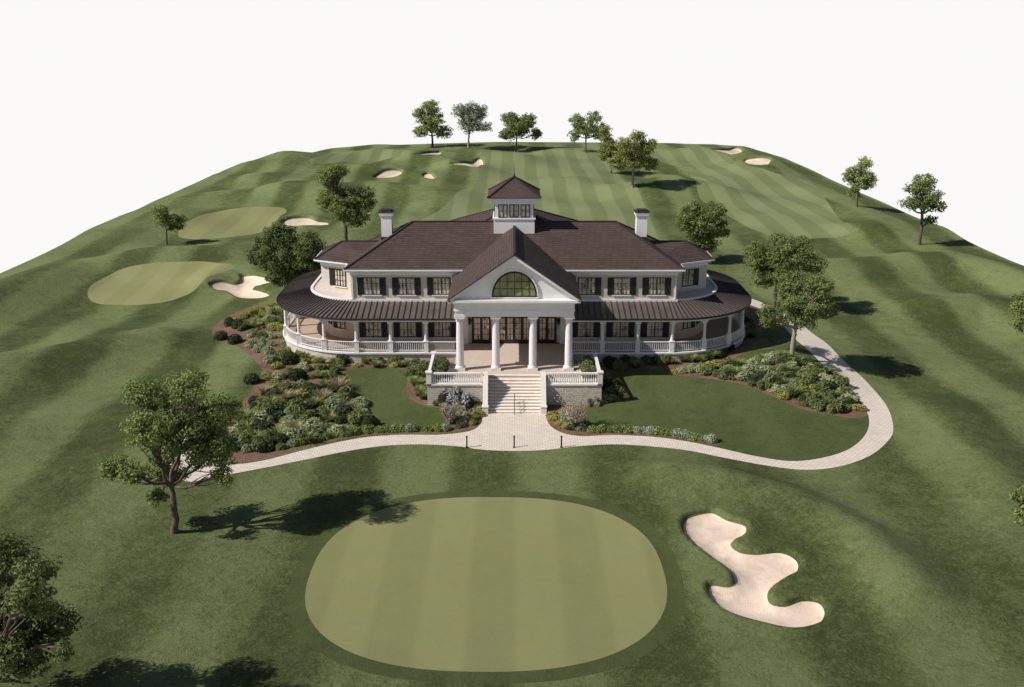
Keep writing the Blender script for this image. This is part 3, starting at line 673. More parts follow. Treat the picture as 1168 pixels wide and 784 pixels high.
for s in (-1, 1):
    for yy, off, hh in ((80.35, .0, .22), (80.6, -.18, .16)):
        m.quad((0, yy, 12.2 + off), (s * 5.53, yy, 8.37 + off), (s * 5.53, yy, 8.37 + off - hh), (0, yy, 12.2 + off - hh * 1.25))
        m.quad((0, yy, 12.2 + off - hh * 1.25), (s * 5.53, yy, 8.37 + off - hh), (s * 5.53, 81.0, 8.37 + off - hh), (0, 81.0, 12.2 + off - hh * 1.25))
part(m, 'raking_cornice', 'white', ped)
# gable roof, running back into the main roof
m = MB()
for s in (-1, 1):
    m.quad((0, 80.25, 12.32), (0, 94.2, 12.32), (s * 5.6, 94.2, 8.45), (s * 5.6, 80.25, 8.45)); m.quad((0, 80.25, 12.20), (0, 94.2, 12.20), (s * 5.6, 94.2, 8.33), (s * 5.6, 80.25, 8.33))
    m.quad((0, 80.25, 12.32), (s * 5.6, 80.25, 8.45), (s * 5.6, 80.25, 8.33), (0, 80.25, 12.20)); m.quad((s * 5.6, 80.25, 8.45), (s * 5.6, 94.2, 8.45), (s * 5.6, 94.2, 8.33), (s * 5.6, 80.25, 8.33))
ro = part(m, 'roof', 'shingle'); m = MB(); m.bar((0, 80.22, 12.35), (0, 94, 12.35), .22, .1); part(m, 'ridge_cap', 'ridge_cap', ro)
# fanlight
m = MB(); g = MB(); rr, zz0, Y = 1.82, 8.62, 80.95; seg = 24; hz = 1.12
def fp(r_, a): return (r_ * math.cos(a), r_ * hz * math.sin(a))
for k in range(seg):
    a0, a1_ = math.pi * k / seg, math.pi * (k + 1) / seg
    q0, q1, o0, o1 = fp(rr - .06, a0), fp(rr - .06, a1_), fp(rr + .06, a0), fp(rr + .06, a1_)
    m.quad((q0[0], Y - .06, zz0 + q0[1]), (o0[0], Y - .06, zz0 + o0[1]), (o1[0], Y - .06, zz0 + o1[1]), (q1[0], Y - .06, zz0 + q1[1]))
    m.quad((o0[0], Y - .06, zz0 + o0[1]), (o0[0], Y + .05, zz0 + o0[1]), (o1[0], Y + .05, zz0 + o1[1]), (o1[0], Y - .06, zz0 + o1[1]))
    g.quad((0, Y - .01, zz0), (q0[0], Y - .01, zz0 + q0[1]), (q1[0], Y - .01, zz0 + q1[1]))
m.box(-rr - .06, rr + .06, Y - .075, Y + .05, zz0 - .09, zz0)
for k in range(1, 6):
    x = -rr + 2 * rr * k / 6; hh = hz * math.sqrt(max(rr * rr - x * x, 0)); m.box(x - .018, x + .018, Y - .05, Y - .02, zz0, zz0 + hh)
for z in (.62, 1.24):
    hx = math.sqrt(rr * rr - (z / hz) ** 2); m.box(-hx, hx, Y - .052, Y - .018, zz0 + z - .016, zz0 + z + .016)
fan = part(m, 'fanlight', 'frame', ped); bpy.context.view_layer.update
fg = part(g, 'pane', 'fan_glass', ped)
m = MB()
last = None
for k in range(seg + 1):
    q = fp(rr + .14, math.pi * k / seg); p = (q[0], Y - .02, zz0 + q[1])
    if last: m.bar(last, p, .12, .1)
    last = p
m.box(-rr - .25, rr + .25, Y - .1, Y + .04, zz0 - .2, zz0 - .092); part(m, 'window_surround', 'white', ped)
for X in (-4.65, -1.58, 1.58, 4.65):
    m = MB(); m.box(X - .43, X + .43, 81.3 - .43, 81.3 + .43, 2.0, 2.22)
    m.lathe(X, 81.3, [(.40, 2.22), (.41, 2.29), (.37, 2.34), (.325, 2.4), (.325, 3.6), (.31, 4.8), (.27, 6.35), (.34, 6.38), (.34, 6.43), (.31, 6.46), (.31, 6.52), (.40, 6.63)], 28)
    m.box(X - .44, X + .44, 81.3 - .44, 81.3 + .44, 6.63, 6.83); part(m, 'portico_column', 'col_white', smooth=False)
for s in (-1, 1):
    m = MB(); X = s * 4.6; m.box(X - .3, X + .3, 88.78, 89.0, 2.0, 6.83); m.box(X - .36, X + .36, 88.7, 89.0, 2.0, 2.3); part(m, 'pilaster', 'col_white')
    # lantern
    m = MB(); X = s * 4.12; m.box(X - .05, X + .05, 88.9, 88.99, 4.1, 4.5); m.bar((X, 88.95, 4.45), (X, 88.7, 4.5), .03); m.lathe(X, 88.68, [(.05, 3.85), (.10, 3.95), (.14, 4.3), (.16, 4.32), (.03, 4.5)], 6); part(m, 'wall_lantern', 'black')
# doors with transom
def door_unit(x0, x1, leaves):
    m = MB(); Y = 88.93; z0, z1, zt, z2 = 2.0, 4.55, 4.62, 5.55
    m.box(x0 - .1, x0, Y - .02, Y + .06, z0, z2 + .1); m.box(x1, x1 + .1, Y - .02, Y + .06, z0, z2 + .1); m.box(x0, x1, Y - .02, Y + .06, z2, z2 + .1); m.box(x0, x1, Y - .04, Y + .06, z1, zt + .03)
    n = int((x1 - x0) / .28)
    for k in range(1, n): x = x0 + (x1 - x0) * k / n; m.box(x - .015, x + .015, Y - .0, Y + .04, zt, z2)
    u = part(m, 'door_unit', 'door'); g = MB(); g.quad((x0, Y + .05, zt), (x1, Y + .05, zt), (x1, Y + .05, z2), (x0, Y + .05, z2)); part(g, 'transom_pane', 'glass', u)
    w_ = (x1 - x0) / leaves
    for k in range(leaves):
        a, b = x0 + w_ * k + .008, x0 + w_ * (k + 1) - .008; m = MB(); st = .11
        m.box(a, a + st, Y - .03, Y + .04, z0, z1); m.box(b - st, b, Y - .03, Y + .04, z0, z1); m.box(a + st, b - st, Y - .03, Y + .04, z0, z0 + .35); m.box(a + st, b - st, Y - .03, Y + .04, z1 - .12, z1)
        for q in range(1, 4): z = z0 + .35 + (z1 - z0 - .47) * q / 4; m.box(a + st, b - st, Y - .0, Y + .03, z - .014, z + .014)
        m.box((a + b) / 2 - .012, (a + b) / 2 + .012, Y, Y + .03, z0 + .35, z1 - .12)
        d = part(m, 'door_leaf', 'door', u)
        m = MB(); m.quad((a + st, Y + .035, z0 + .35), (b - st, Y + .035, z0 + .35), (b - st, Y + .035, z1 - .12), (a + st, Y + .035, z1 - .12)); part(m, 'door_pane', 'glass', u)
        m = MB(); hx = b - .06 if k % 2 == 0 else a + .06; m.box(hx - .015, hx + .015, Y - .09, Y - .03, 2.95, 3.2); part(m, 'handle', 'black', u)
door_unit(-1.5, 1.5, 4); door_unit(-3.85, -2.25, 2); door_unit(2.25, 3.85, 2)
m = MB(); m.box(-4.6, 4.6, 88.86, 88.98, 1.98, 2.03); part(m, 'threshold', 'door')
for X in (-14.85, 14.85, -5.75, 5.75):
    m = MB(); m.box(X - .045, X + .045, 88.9, 88.985, 6.2, 8.85); part(m, 'downpipe', 'white')
for X in (-8.2, 3.6, 9.4):
    zr = 9.15 + (98.2 - 100.1) / 5.8 * -3.35; m = MB(); m.lathe(X, 98.2, [(.09, zr - .1), (.09, zr + .35), (.14, zr + .36), (.02, zr + .45)], 10); part(m, 'roof_vent', 'ridge_cap')
# --- cupola
cp = MB(); cp.box(-1.92, 1.92, 92.8, 96.6, 10.8, 13.02); cp.box(-1.8, 1.8, 92.92, 96.48, 13.02, 14.6); cup = part(cp, 'cupola', 'white')
m = MB(); m.box(-2.02, 2.02, 92.7, 96.7, 12.98, 13.1); m.box(-1.98, 1.98, 92.74, 96.66, 14.42, 14.6); m.box(-2.2, 2.2, 92.5, 96.9, 14.6, 14.85); m.box(-2.36, 2.36, 92.34, 97.06, 14.85, 15.02); part(m, 'cornice', 'white', cup)
for X in (-1.05, 0, 1.05):
    window(X, 92.92, 13.2, 14.3, .74, cols=2, rows=2, parent=cup); window(X, 96.48, 13.2, 14.3, .74, cols=2, rows=2, parent=cup, facing=1)
    for s in (-1, 1): window(1.8 * s, 94.7 + X, 13.2, 14.3, .74, cols=2, rows=2, parent=cup, axis='y', facing=s)
m = MB(); cc = MB(); hip(m, -2.48, 2.48, 92.22, 97.18, 15.1, 16.72, cc, .08); part(m, 'cupola_roof', 'shingle', cup); part(cc, 'ridge_cap', 'ridge_cap', cup)
m = MB(); m.lathe(0, 94.7, [(.12, 16.6), (.13, 16.8), (.05, 16.9), (.09, 17.0), (.035, 17.1), (.012, 18.0)], 10); part(m, 'finial', 'black', cup)
# --- terrace and stairs
m = MB(); m.box(-7.1, -2.2, 77.7, 79.7, .1, 1.99); m.box(2.2, 7.1, 77.7, 79.7, .1, 1.99); m.box(-7.1, 7.1, 79.7, 82.9, .1, 1.99); m.box(-5.25, 5.25, 82.9, 88.9, .1, 1.99)
part(m, 'terrace_floor', 'deck')
for s in (-1, 1):
    def bx(mb, a, b, *r_): a, b = sorted((s * a, s * b)); return mb.box(a, b, *r_)
    m = MB(); bx(m, 2.25, 7.2, 77.4, 77.7, -.2, 1.92); bx(m, 6.9, 7.2, 77.7, 82.9, -.2, 1.92); bx(m, 5.25, 5.3, 82.9, 88.9, .2, 1.9) if False else None; part(m, 'terrace_wall', 'stone')
    m = MB(); bx(m, 2.2, 7.28, 77.32, 77.78, 1.92, 2.05); bx(m, 6.82, 7.28, 77.78, 82.95, 1.92, 2.05); part(m, 'wall_coping', 'capstone')
    m = MB(); bx(m, 2.7, 6.85, 77.42, 77.68, 2.86, 2.98); bx(m, 6.93, 7.17, 77.75, 82.6, 2.86, 2.98); bx(m, 2.7, 6.85, 77.48, 77.62, 2.05, 2.14); bx(m, 6.98, 7.12, 77.75, 82.6, 2.05, 2.14)
    for k in range(22): X = s * (2.85 + 3.85 * k / 21); m.lathe(X, 77.55, [(.05, 2.14), (.07, 2.3), (.035, 2.5), (.05, 2.86)], 6)
    for k in range(26): m.lathe(s * 7.05, 77.9 + 4.6 * k / 25, [(.05, 2.14), (.07, 2.3), (.035, 2.5), (.05, 2.86)], 6)
    part(m, 'balustrade', 'white')
    for (a, b, Y) in ((6.84, 7.26, 77.55), (6.86, 7.24, 82.75)):
        m = MB(); bx(m, a, b, Y - .23, Y + .23, 1.9 if a > 3 else 0.0, 3.0); bx(m, a - .05, b + .05, Y - .28, Y + .28, 3.0, 3.1); part(m, 'balustrade_post', 'capstone')
    m = MB(); c = s * 2.38; m.obox((c, 79.68), (c, 77.72), .34, .2, 2.3, .2, 2.9); m.obox((c, 77.72), (c, 76.02), .34, -.1, 2.9, -.1, .62); part(m, 'cheek_wall', 'stone')
    m = MB(); m.obox((c, 79.7), (c, 77.7), .42, 2.3, 2.4, 2.9, 3.02); m.obox((c, 77.7), (c, 76.0), .42, 2.9, 3.02, .62, .76); part(m, 'cheek_coping', 'capstone')
    m = MB(); bx(m, 2.14, 2.62, 75.66, 76.08, -.1, .62); bx(m, 2.11, 2.65, 75.62, 76.12, .62, .72); part(m, 'stair_post', 'capstone')
    # planter edge on the terrace
    m = MB(); bx(m, 5.62, 5.74, 77.75, 82.9, 1.99, 2.12); part(m, 'planter_kerb', 'capstone')
    m = MB(); bx(m, 5.74, 6.88, 77.75, 82.9, 1.99, 2.06); part(m, 'planter_soil', 'mulch')
nstep = 12; run = 3.8 / nstep; rise = 2.0 / nstep; st = MB(); rs = MB()
for k in range(nstep - 1):
    y0 = 75.9 + run * k; z1 = rise * (k + 1)
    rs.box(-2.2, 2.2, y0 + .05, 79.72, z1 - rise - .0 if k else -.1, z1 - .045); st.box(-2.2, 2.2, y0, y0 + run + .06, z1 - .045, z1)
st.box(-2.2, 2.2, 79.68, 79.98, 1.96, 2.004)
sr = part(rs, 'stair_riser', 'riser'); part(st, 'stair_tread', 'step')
# handrail on the lower flight
hr = empty('handrail', (0, 76.3, .3)); tag(hr, 'black iron handrail in the middle of the entrance stairs', 'handrail'); WORLD[hr] = (0, 76.3, .3)
for Y, z in ((75.6, .0), (76.75, .5)):
    m = MB(); m.lathe(0, Y, [(.028, z), (.028, z + .86)], 8); part(m, 'post', 'black', hr)
m = MB(); m.bar((0, 75.7, .80), (0, 76.9, 1.42), .05); m.bar((0, 75.6, .5), (0, 76.75, .95), .03); part(m, 'rail', 'black', hr)
for px, lab in ((532.6, 'leftmost'), (586.5, 'middle'), (640.3, 'rightmost')):
    x, y = P(px, 510.5); z = gz(x, y); b = empty('bollard', (x, y, z)); WORLD[b] = (x, y, z); tag(b, f'slim black bollard on the paved forecourt, {lab} of the three', 'bollard', 'bollards along the forecourt')
    m = MB(); m.lathe(x, y, [(.055, z), (.055, z + .85)], 12); part(m, 'post', 'black', b); m = MB(); m.lathe(x, y, [(.07, z + .85), (.07, z + .92), (.03, z + .95)], 12); part(m, 'cap', 'black', b)
    m = MB(); m.lathe(x, y, [(.11, z), (.11, z + .04), (.055, z + .05)], 12); part(m, 'base', 'black', b)

# ------------------------------------------------------------------ foliage
def leaf_mesh(name, cen, nor, size, mats, aspect=.55, idx=None, core=None, blades=None):
    """one rhombic leaf per point; nor steers the tilt"""
    n = len(cen); nor = nor / (np.linalg.norm(nor, axis=1)[:, None] + 1e-9)
    t = rng.normal(size=(n, 3)); t -= (t * nor).sum(1)[:, None] * nor; t /= np.linalg.norm(t, axis=1)[:, None] + 1e-9
    b = np.cross(nor, t); s = np.asarray(size).reshape(-1, 1) * np.ones((n, 1))
    bend = nor * s * .18
    v = np.stack([cen - t * s * .5, cen + b * s * aspect * .5 + bend, cen + t * s * .5, cen - b * s * aspect * .5 + bend], 1).reshape(-1, 3)
    f = np.arange(4 * n).reshape(n, 4)
    return finish(name, v, f, mats, idx, core)
def finish(name, v, f, mats, idx=None, core=None):
    nv = len(v); V = v.tolist(); Fc = f.tolist(); mi = list(idx) if idx is not None else [0] * len(Fc)
    if core is not None:
        cv, cf = core; V += cv; Fc += [[a + nv for a in q] for q in cf]; mi += [len(mats) - 1] * len(cf)
    me = bpy.data.meshes.new(name); me.from_pydata(V, [], Fc)
    for q in mats: me.materials.append(M[q])
    me.polygons.foreach_set('material_index', mi); me.update(); return me
def sph(cx, cy, cz, rx, ry, rz, nu=10, nv=6):
    v = []; f = []
    for i in range(nv + 1):
        a = math.pi * i / nv
        for k in range(nu): b = 2 * math.pi * k / nu; v.append([cx + rx * math.sin(a) * math.cos(b), cy + ry * math.sin(a) * math.sin(b), cz + rz * math.cos(a)])
    for i in range(nv):
        for k in range(nu): f.append([i * nu + k, (i + 1) * nu + k, (i + 1) * nu + (k + 1) % nu, i * nu + (k + 1) % nu])
    return v, f
def tube_path(mb, pts, rad, seg=6):
    n = len(mb.v); pts = [Vector(p) for p in pts]
    for i, p in enumerate(pts):
        d = (pts[min(i + 1, len(pts) - 1)] - pts[max(i - 1, 0)]).normalized(); u = d.cross(Vector((.31, .95, .05))).normalized(); w_ = d.cross(u)
        for k in range(seg): a = 2 * math.pi * k / seg; mb.v.append(tuple(p + (u * math.cos(a) + w_ * math.sin(a)) * rad[i]))
    for i in range(len(pts) - 1):
        for k in range(seg): k2 = (k + 1) % seg; mb.f.append((n + i * seg + k, n + i * seg + k2, n + (i + 1) * seg + k2, n + (i + 1) * seg + k))
def curve(a, b, k, wob, sag=0.0):
    a = Vector(a); b = Vector(b); L_ = (b - a).length; out = []
    o = Vector(rng.normal(size=3)) * wob * L_
    for i in range(k + 1):
        t = i / k; out.append(a.lerp(b, t) + o * math.sin(math.pi * t) + Vector(rng.normal(size=3)) * wob * .25 * L_ * (1 if 0 < i < k else 0) + Vector((0, 0, sag * L_ * math.sin(math.pi * t))))
    return out
def tree(base, lobes, leaf, label, group=None, trunk_r=None, fork=.42, nleaf=1.0, lsize=0.21, bark='bark', seed=1, density=1.0, pos=None, clump=.75, depth=1.15):
    """base: photo point of the trunk foot; lobes: (px, py, rx, ry) photo ovals the crown fills"""
    global rng; keep = rng; rng = np.random.default_rng(seed)
    x, y = P(*base) if pos is None else pos
    z = gz(min(max(x, -66), 67), max(y, 19)); zc = y * CT + (CAMZ - z) * ST; sc = F / zc; kz = 1 / (sc * math.cos(math.atan2(CAMZ - z, y)))
    LB = []
    for i, (lx, ly, rx, ry) in enumerate(lobes):
        spread = max(abs(l[0] - base[0]) for l in lobes) / sc * depth
        dy = ((i * .618 + seed * .37) % 1 - .5) * spread * (0 if i == 0 else 1)
        dd = ((lx - 584) / F, (392 - ly) / F); dv = (dd[0], CT + dd[1] * ST, -ST + dd[1] * CT); tq = (y + dy) / dv[1]
        LB.append((Vector((CAMX + dv[0] * tq - x, dy, CAMZ + dv[2] * tq - z)), rx / sc, max((rx + ry) / 2 / sc * (.7 + .5 * depth), .5), ry * kz))
    H = max(l[0].z for l in LB)
    o = empty('tree', (x, y, z - .05)); WORLD[o] = (0, 0, 0); tag(o, label, 'tree', group)
    tr = trunk_r or H * .026; mb = MB()
    cxm = sum(l[0].x for l in LB) / len(LB)
    fz_ = H * fork; fkp = Vector((cxm * .25, 0, fz_))
    tp = curve((0, 0, -.15), fkp, 6, .025); tube_path(mb, tp, [tr * q for q in (1.45, 1.1, 1.0, .95, .9, .85, .8)], 10)
    cen = []; nor = []; sz = []
    for c, rx, ry, rz in LB:
        mid = fkp if c.z > fz_ else Vector((0, 0, max(c.z * .7, H * .25)))
        lim = curve(mid, c, 7, .06, -.04); rr_ = [tr * .62 * (1 - .75 * k / 7) for k in range(8)]; tube_path(mb, lim, rr_, 7)
        vol = rx * ry * rz; ncl = max(5, int(round(density * 7.0 * (vol ** .62) / clump ** 1.5)))
        for k in range(ncl):
            d = Vector(rng.normal(size=3)).normalized(); q = rng.uniform(.25, 1.0) ** .6
            p = c + Vector((d.x * rx, d.y * ry, d.z * rz)) * q * .88
            if p.z < H * .13: continue
            s0 = lim[int(rng.integers(3, 8))]; tw = curve(s0, p, 4, .07); tube_path(mb, tw, [tr * .2, tr * .16, tr * .12, tr * .08, tr * .04], 4)
            cr = clump * rng.uniform(.55, 1.15) * min(1, .5 + min(rx, rz) / 2.2)
            m_ = int(nleaf * 62 * cr ** 1.3 * (.26 / lsize) ** 1.2) + 10
            u = rng.normal(size=(m_, 3)); u /= np.linalg.norm(u, axis=1)[:, None]
            rad = cr * rng.uniform(.15, 1.0, m_) ** .45
            pc_ = np.array(p) + u * rad[:, None] * np.array([1.15, 1.15, .72]); cen.append(pc_)
            nn = u * .7 + (np.array(d) * .5) + rng.normal(size=(m_, 3)) * .42 + np.array([0, 0, .35]); nor.append(nn); sz.append(lsize * rng.uniform(.6, 1.3, m_))
    cen = np.concatenate(cen); nor = np.concatenate(nor); sz = np.concatenate(sz)
    me = leaf_mesh('crown', cen, nor, sz, [leaf], .62); cr_ = bpy.data.objects.new('crown', me); C.objects.link(cr_); cr_.parent = o
    tk = mb.build('trunk', bark, None, True); tk.parent = o
    rng = keep; return o
G = 'trees along the far edge'
tree((199, 607), [(205, 488, 34, 28), (166, 450, 26, 20), (216, 440, 24, 20), (250, 470, 26, 24), (240, 510, 30, 26), (172, 490, 28, 20), (190, 535, 26, 18), (128, 532, 24, 12), (150, 538, 16, 10), (178, 565, 10, 12), (255, 540, 14, 10), (205, 465, 26, 20)], 'leaf_mid', 'open branching tree standing alone in the left foreground, its long shadow reaching the near green', trunk_r=.2, fork=.33, nleaf=1.5, lsize=0.19, seed=3, clump=0.5, density=1.15)
tree((-22, 812), [(-5, 705, 42, 40), (8, 638, 30, 30), (40, 668, 26, 28), (62, 712, 24, 26), (20, 745, 38, 28), (35, 778, 34, 18), (-40, 715, 40, 55), (72, 738, 9, 10)], 'leaf_dark', 'dark leafy tree cut off by the lower left corner', trunk_r=.26, nleaf=1.6, lsize=0.20, seed=5, clump=0.50, pos=flat(-22, 812))
tree((190, 279), [(188, 250, 15, 9), (182, 240, 10, 8), (199, 255, 12, 9), (203, 250, 8, 7)], 'leaf_mid', 'small bushy tree beside the oval green on the left', nleaf=.9, lsize=0.28, seed=7, clump=0.56)
tree((330, 345), [(322, 290, 30, 26), (300, 287, 19, 18), (320, 268, 20, 14), (350, 288, 22, 24), (328, 312, 30, 14), (358, 305, 14, 16)], 'leaf_dark', 'dense dark round tree just left of the veranda roof', nleaf=1.5, lsize=0.25, seed=9, clump=0.60, density=1.5)
tree((395, 283), [(393, 232, 24, 20), (375, 200, 14, 15), (384, 194, 14, 10), (372, 228, 14, 14), (416, 228, 14, 17), (405, 248, 18, 12)], 'leaf_olive', 'tall two tiered tree behind the left chimney', nleaf=.85, lsize=0.26, seed=11, clump=0.56, density=1.2)
tree((493, 168), [(492, 138, 18, 16), (490, 122, 14, 8), (480, 150, 10, 7), (506, 150, 12, 8), (478, 132, 8, 10)], 'leaf_mid', 'full green tree, leftmost on the far edge', G, nleaf=.5, lsize=0.45, seed=13, clump=0.84)
tree((534.5, 168.5), [(536, 138, 17, 16), (524, 126, 9, 9), (548, 127, 9, 10), (536, 122, 10, 7), (553, 145, 10, 6)], 'leaf_grey', 'pale grey half bare tree, second from left on the far edge', G, nleaf=.42, lsize=0.41, seed=15, clump=0.80, bark='bark_pale')
tree((588, 173), [(590, 145, 18, 14), (582, 135, 12, 9), (602, 138, 12, 10), (578, 153, 10, 7), (612, 152, 7, 7)], 'leaf_olive', 'compact green tree on the far edge left of the cupola spire', G, nleaf=.55, lsize=0.45, seed=17, clump=0.80, density=1.3)
tree((668, 174), [(668, 146, 16, 13), (658, 138, 10, 9), (678, 134, 10, 8), (655, 155, 8, 8), (684, 150, 9, 12)], 'leaf_mid', 'light green tree on the far edge right of the cupola', G, nleaf=.5, lsize=0.41, seed=19, clump=0.80)
tree((697, 198), [(694, 168, 11, 16), (690, 152, 10, 10), (703, 176, 8, 12), (688, 175, 8, 10)], 'leaf_olive', 'tree half hidden behind the wide low tree right of the cupola', nleaf=.55, lsize=0.41, seed=21, clump=0.76)
tree((721, 214), [(724, 180, 20, 16), (714, 166, 14, 10), (738, 165, 11, 11), (705, 185, 13, 9), (742, 186, 10, 9), (728, 156, 10, 7)], 'leaf_olive', 'wide tree with a pale trunk on the fairway behind the roof', nleaf=.6, lsize=0.38, seed=23, clump=0.76, bark='bark_pale', density=1.2)
tree((800, 300), [(801, 258, 24, 20), (790, 240, 14, 10), (815, 240, 13, 11), (781, 252, 12, 11), (820, 262, 12, 12), (803, 278, 18, 10)], 'leaf_olive', 'bushy tree rising behind the right wing roof', nleaf=.9, lsize=0.28, seed=25, clump=0.60, density=1.4)
tree((882, 352), [(885, 302, 26, 20), (864, 290, 17, 16), (905, 286, 24, 18), (888, 274, 12, 8), (915, 276, 10, 8), (925, 300, 16, 12), (870, 315, 16, 12)], 'leaf_olive', 'broad olive tree beside the path, farther of the overlapping pair', nleaf=1.2, lsize=0.23, seed=27, clump=0.56, density=1.3, depth=1.5)
tree((903, 411), [(908, 340, 24, 18), (930, 345, 24, 20), (885, 362, 18, 12), (905, 322, 20, 14), (935, 325, 16, 12), (944, 352, 13, 12), (915, 362, 18, 12), (875, 355, 10, 8)], 'leaf_olive', 'olive tree with pale forked trunk in the planting bed, nearer of the overlapping pair', nleaf=1.4, lsize=0.20, seed=29, clump=0.52, density=1.25, depth=1.5, trunk_r=.22, bark='bark_pale')
tree((977, 236), [(980, 204, 15, 15), (984, 187, 11, 9), (968, 198, 8, 10), (990, 205, 10, 12), (975, 220, 9, 7)], 'leaf_mid', 'upright tree near the right edge of the course, left of the pair', nleaf=.65, lsize=0.34, seed=31, clump=0.68)
tree((1048, 279), [(1056, 225, 16, 18), (1053, 206, 14, 10), (1070, 230, 9, 14), (1038, 232, 11, 9), (1060, 250, 10, 6), (1042, 214, 9, 8)], 'leaf_mid', 'tall airy tree with a bare lower trunk on the right edge', nleaf=.75, lsize=0.30, seed=33, clump=0.60, fork=.5)
tree((1183, 392), [(1172, 350, 16, 16), (1163, 340, 8, 7), (1164, 366, 10, 12), (1190, 350, 20, 22), (1185, 330, 16, 10)], 'leaf_olive', 'tree half out of the right side beyond the path bend', nleaf=1.2, lsize=0.21, seed=35, clump=0.48)
tree((1200, 640), [(1195, 578, 34, 24), (1178, 560, 18, 12), (1166, 590, 10, 15), (1162, 565, 7, 7), (1215, 550, 20, 16)], 'leaf_olive', 'tree at the right side low in the picture, mostly out of frame', nleaf=1.4, lsize=0.20, seed=37, clump=0.44)

# ------------------------------------------------------------------ shrubs: one mesh per kind, then copies
def dome(n, rx, ry, rz, lump=.12, k=7):
    u = rng.normal(size=(n, 3)); u[:, 2] = np.abs(u[:, 2]) - .25; u /= np.linalg.norm(u, axis=1)[:, None]
    d = rng.normal(size=(k, 3)); d /= np.linalg.norm(d, axis=1)[:, None]; b = np.clip((u @ d.T).max(1), 0, 1) ** 4
    r_ = (1 - lump * 1.5 + lump * 2.2 * b) * rng.uniform(.82, 1.03, n)
    p = u * r_[:, None] * np.array([rx, ry, rz]); p[:, 2] += rz * .28; return p, u
def sh_ball(name, mat, n, rx, rz, ls, lump=.1, flower=None, ff=0):
    p, u = dome(n, rx, rx, rz, lump); p[:, 2] = np.maximum(p[:, 2], .02)
    idx = (rng.random(n) < ff).astype(int) if flower else None
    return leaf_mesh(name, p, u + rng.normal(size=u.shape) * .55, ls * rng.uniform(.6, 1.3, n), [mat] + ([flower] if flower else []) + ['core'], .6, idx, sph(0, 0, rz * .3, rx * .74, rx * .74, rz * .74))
def sh_blades(name, mat, n, h, spread, w_, droop=.6):
    V = []; Fc = []
    for i in range(n):
        a = rng.uniform(0, 2 * math.pi); s = spread * rng.uniform(.15, 1); hh = h * rng.uniform(.6, 1.1); d = np.array([math.cos(a), math.sin(a)]); q = np.array([-d[1], d[0]]); b0 = d * rng.uniform(0, .12)
        k0 = len(V); pr = []
        for t in (0, .4, .75, 1):
            pos_ = b0 + d * s * t ** 1.5; z = hh * (t - droop * .45 * t ** 3); ww = w_ * (1 - t) ** .6 * .5 + .002; pr.append((pos_, z, ww))
        for pos_, z, ww in pr: V.append([*(pos_ - q * ww), z]); V.append([*(pos_ + q * ww), z])
        for t in range(3): Fc.append([k0 + 2 * t, k0 + 2 * t + 1, k0 + 2 * t + 3, k0 + 2 * t + 2])
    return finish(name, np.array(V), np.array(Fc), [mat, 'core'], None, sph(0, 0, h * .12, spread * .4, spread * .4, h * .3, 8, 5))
KIND = {
    'box': ('boxwood_shrub', [sh_ball('boxwood_shrub', 'sh_box', 900, .62, .62, .13, .06) for _ in range(2)], 'boxwood'),
    'sage': ('sage_shrub', [sh_ball('sage_shrub', 'sh_sage', 650, .62, .5, .15, .2) for _ in range(3)], 'shrub'),
    'grass': ('tawny_grass_clump', [sh_blades('ornamental_grass', 'sh_grass', 260, 1.0, .85, .035) for _ in range(2)], 'ornamental grass'),
    'fern': ('arching_shrub', [sh_blades('arching_shrub', 'sh_fern', 220, .95, .9, .075, .7) for _ in range(2)], 'shrub'),
    'leafy': ('leafy_shrub', [sh_ball('leafy_shrub', 'sh_leafy', 620, .62, .58, .19, .25) for _ in range(3)], 'shrub'),
    'gold': ('golden_shrub', [sh_ball('golden_shrub', 'sh_gold', 520, .6, .36, .15, .18) for _ in range(2)], 'shrub'),
    'silver': ('silver_shrub', [sh_ball('silver_shrub', 'sh_silver', 340, .32, .34, .10, .08)], 'shrub'),
    'lime': ('lime_shrub', [sh_ball('lime_shrub', 'sh_lime', 340, .34, .36, .11, .15)], 'shrub'),
    'purple': ('flowering_shrub', [sh_ball('flowering_shrub', 'sh_sage', 700, .7, .7, .15, .25, 'fl_purple', .5)], 'flowering shrub'),
    'pink': ('flowering_shrub', [sh_ball('flowering_shrub', 'sh_sage', 520, .5, .5, .13, .25, 'fl_pink', .35)], 'flowering shrub'),
}
count = 0
def shrub(kind, x, y, s, label, group, z=None, sz=None):
    global count
    name, ms, cat = KIND[kind]; o = bpy.data.objects.new(name, ms[count % len(ms)]); C.objects.link(o)
    o.location = (x, y, (gz(x, y) if z is None else z) - .03); o.rotation_euler = (0, 0, random.uniform(0, 6.28)); q = s * random.uniform(.92, 1.08)
    o.scale = (q * random.uniform(.92, 1.1), q * random.uniform(.92, 1.1), (sz or s) * random.uniform(.9, 1.1)); count += 1
    return tag(o, label, cat, group)
DES = {'box': 'rounded dark boxwood', 'sage': 'soft grey green mounded shrub', 'grass': 'arching tawny ornamental grass clump', 'fern': 'arching green strap leaved plant', 'leafy': 'bright green leafy shrub', 'gold': 'low golden green spreading shrub', 'silver': 'small silvery ball shrub', 'lime': 'small lime green ball shrub', 'purple': 'purple flowering shrub', 'pink': 'pink flowering shrub'}
placed = []
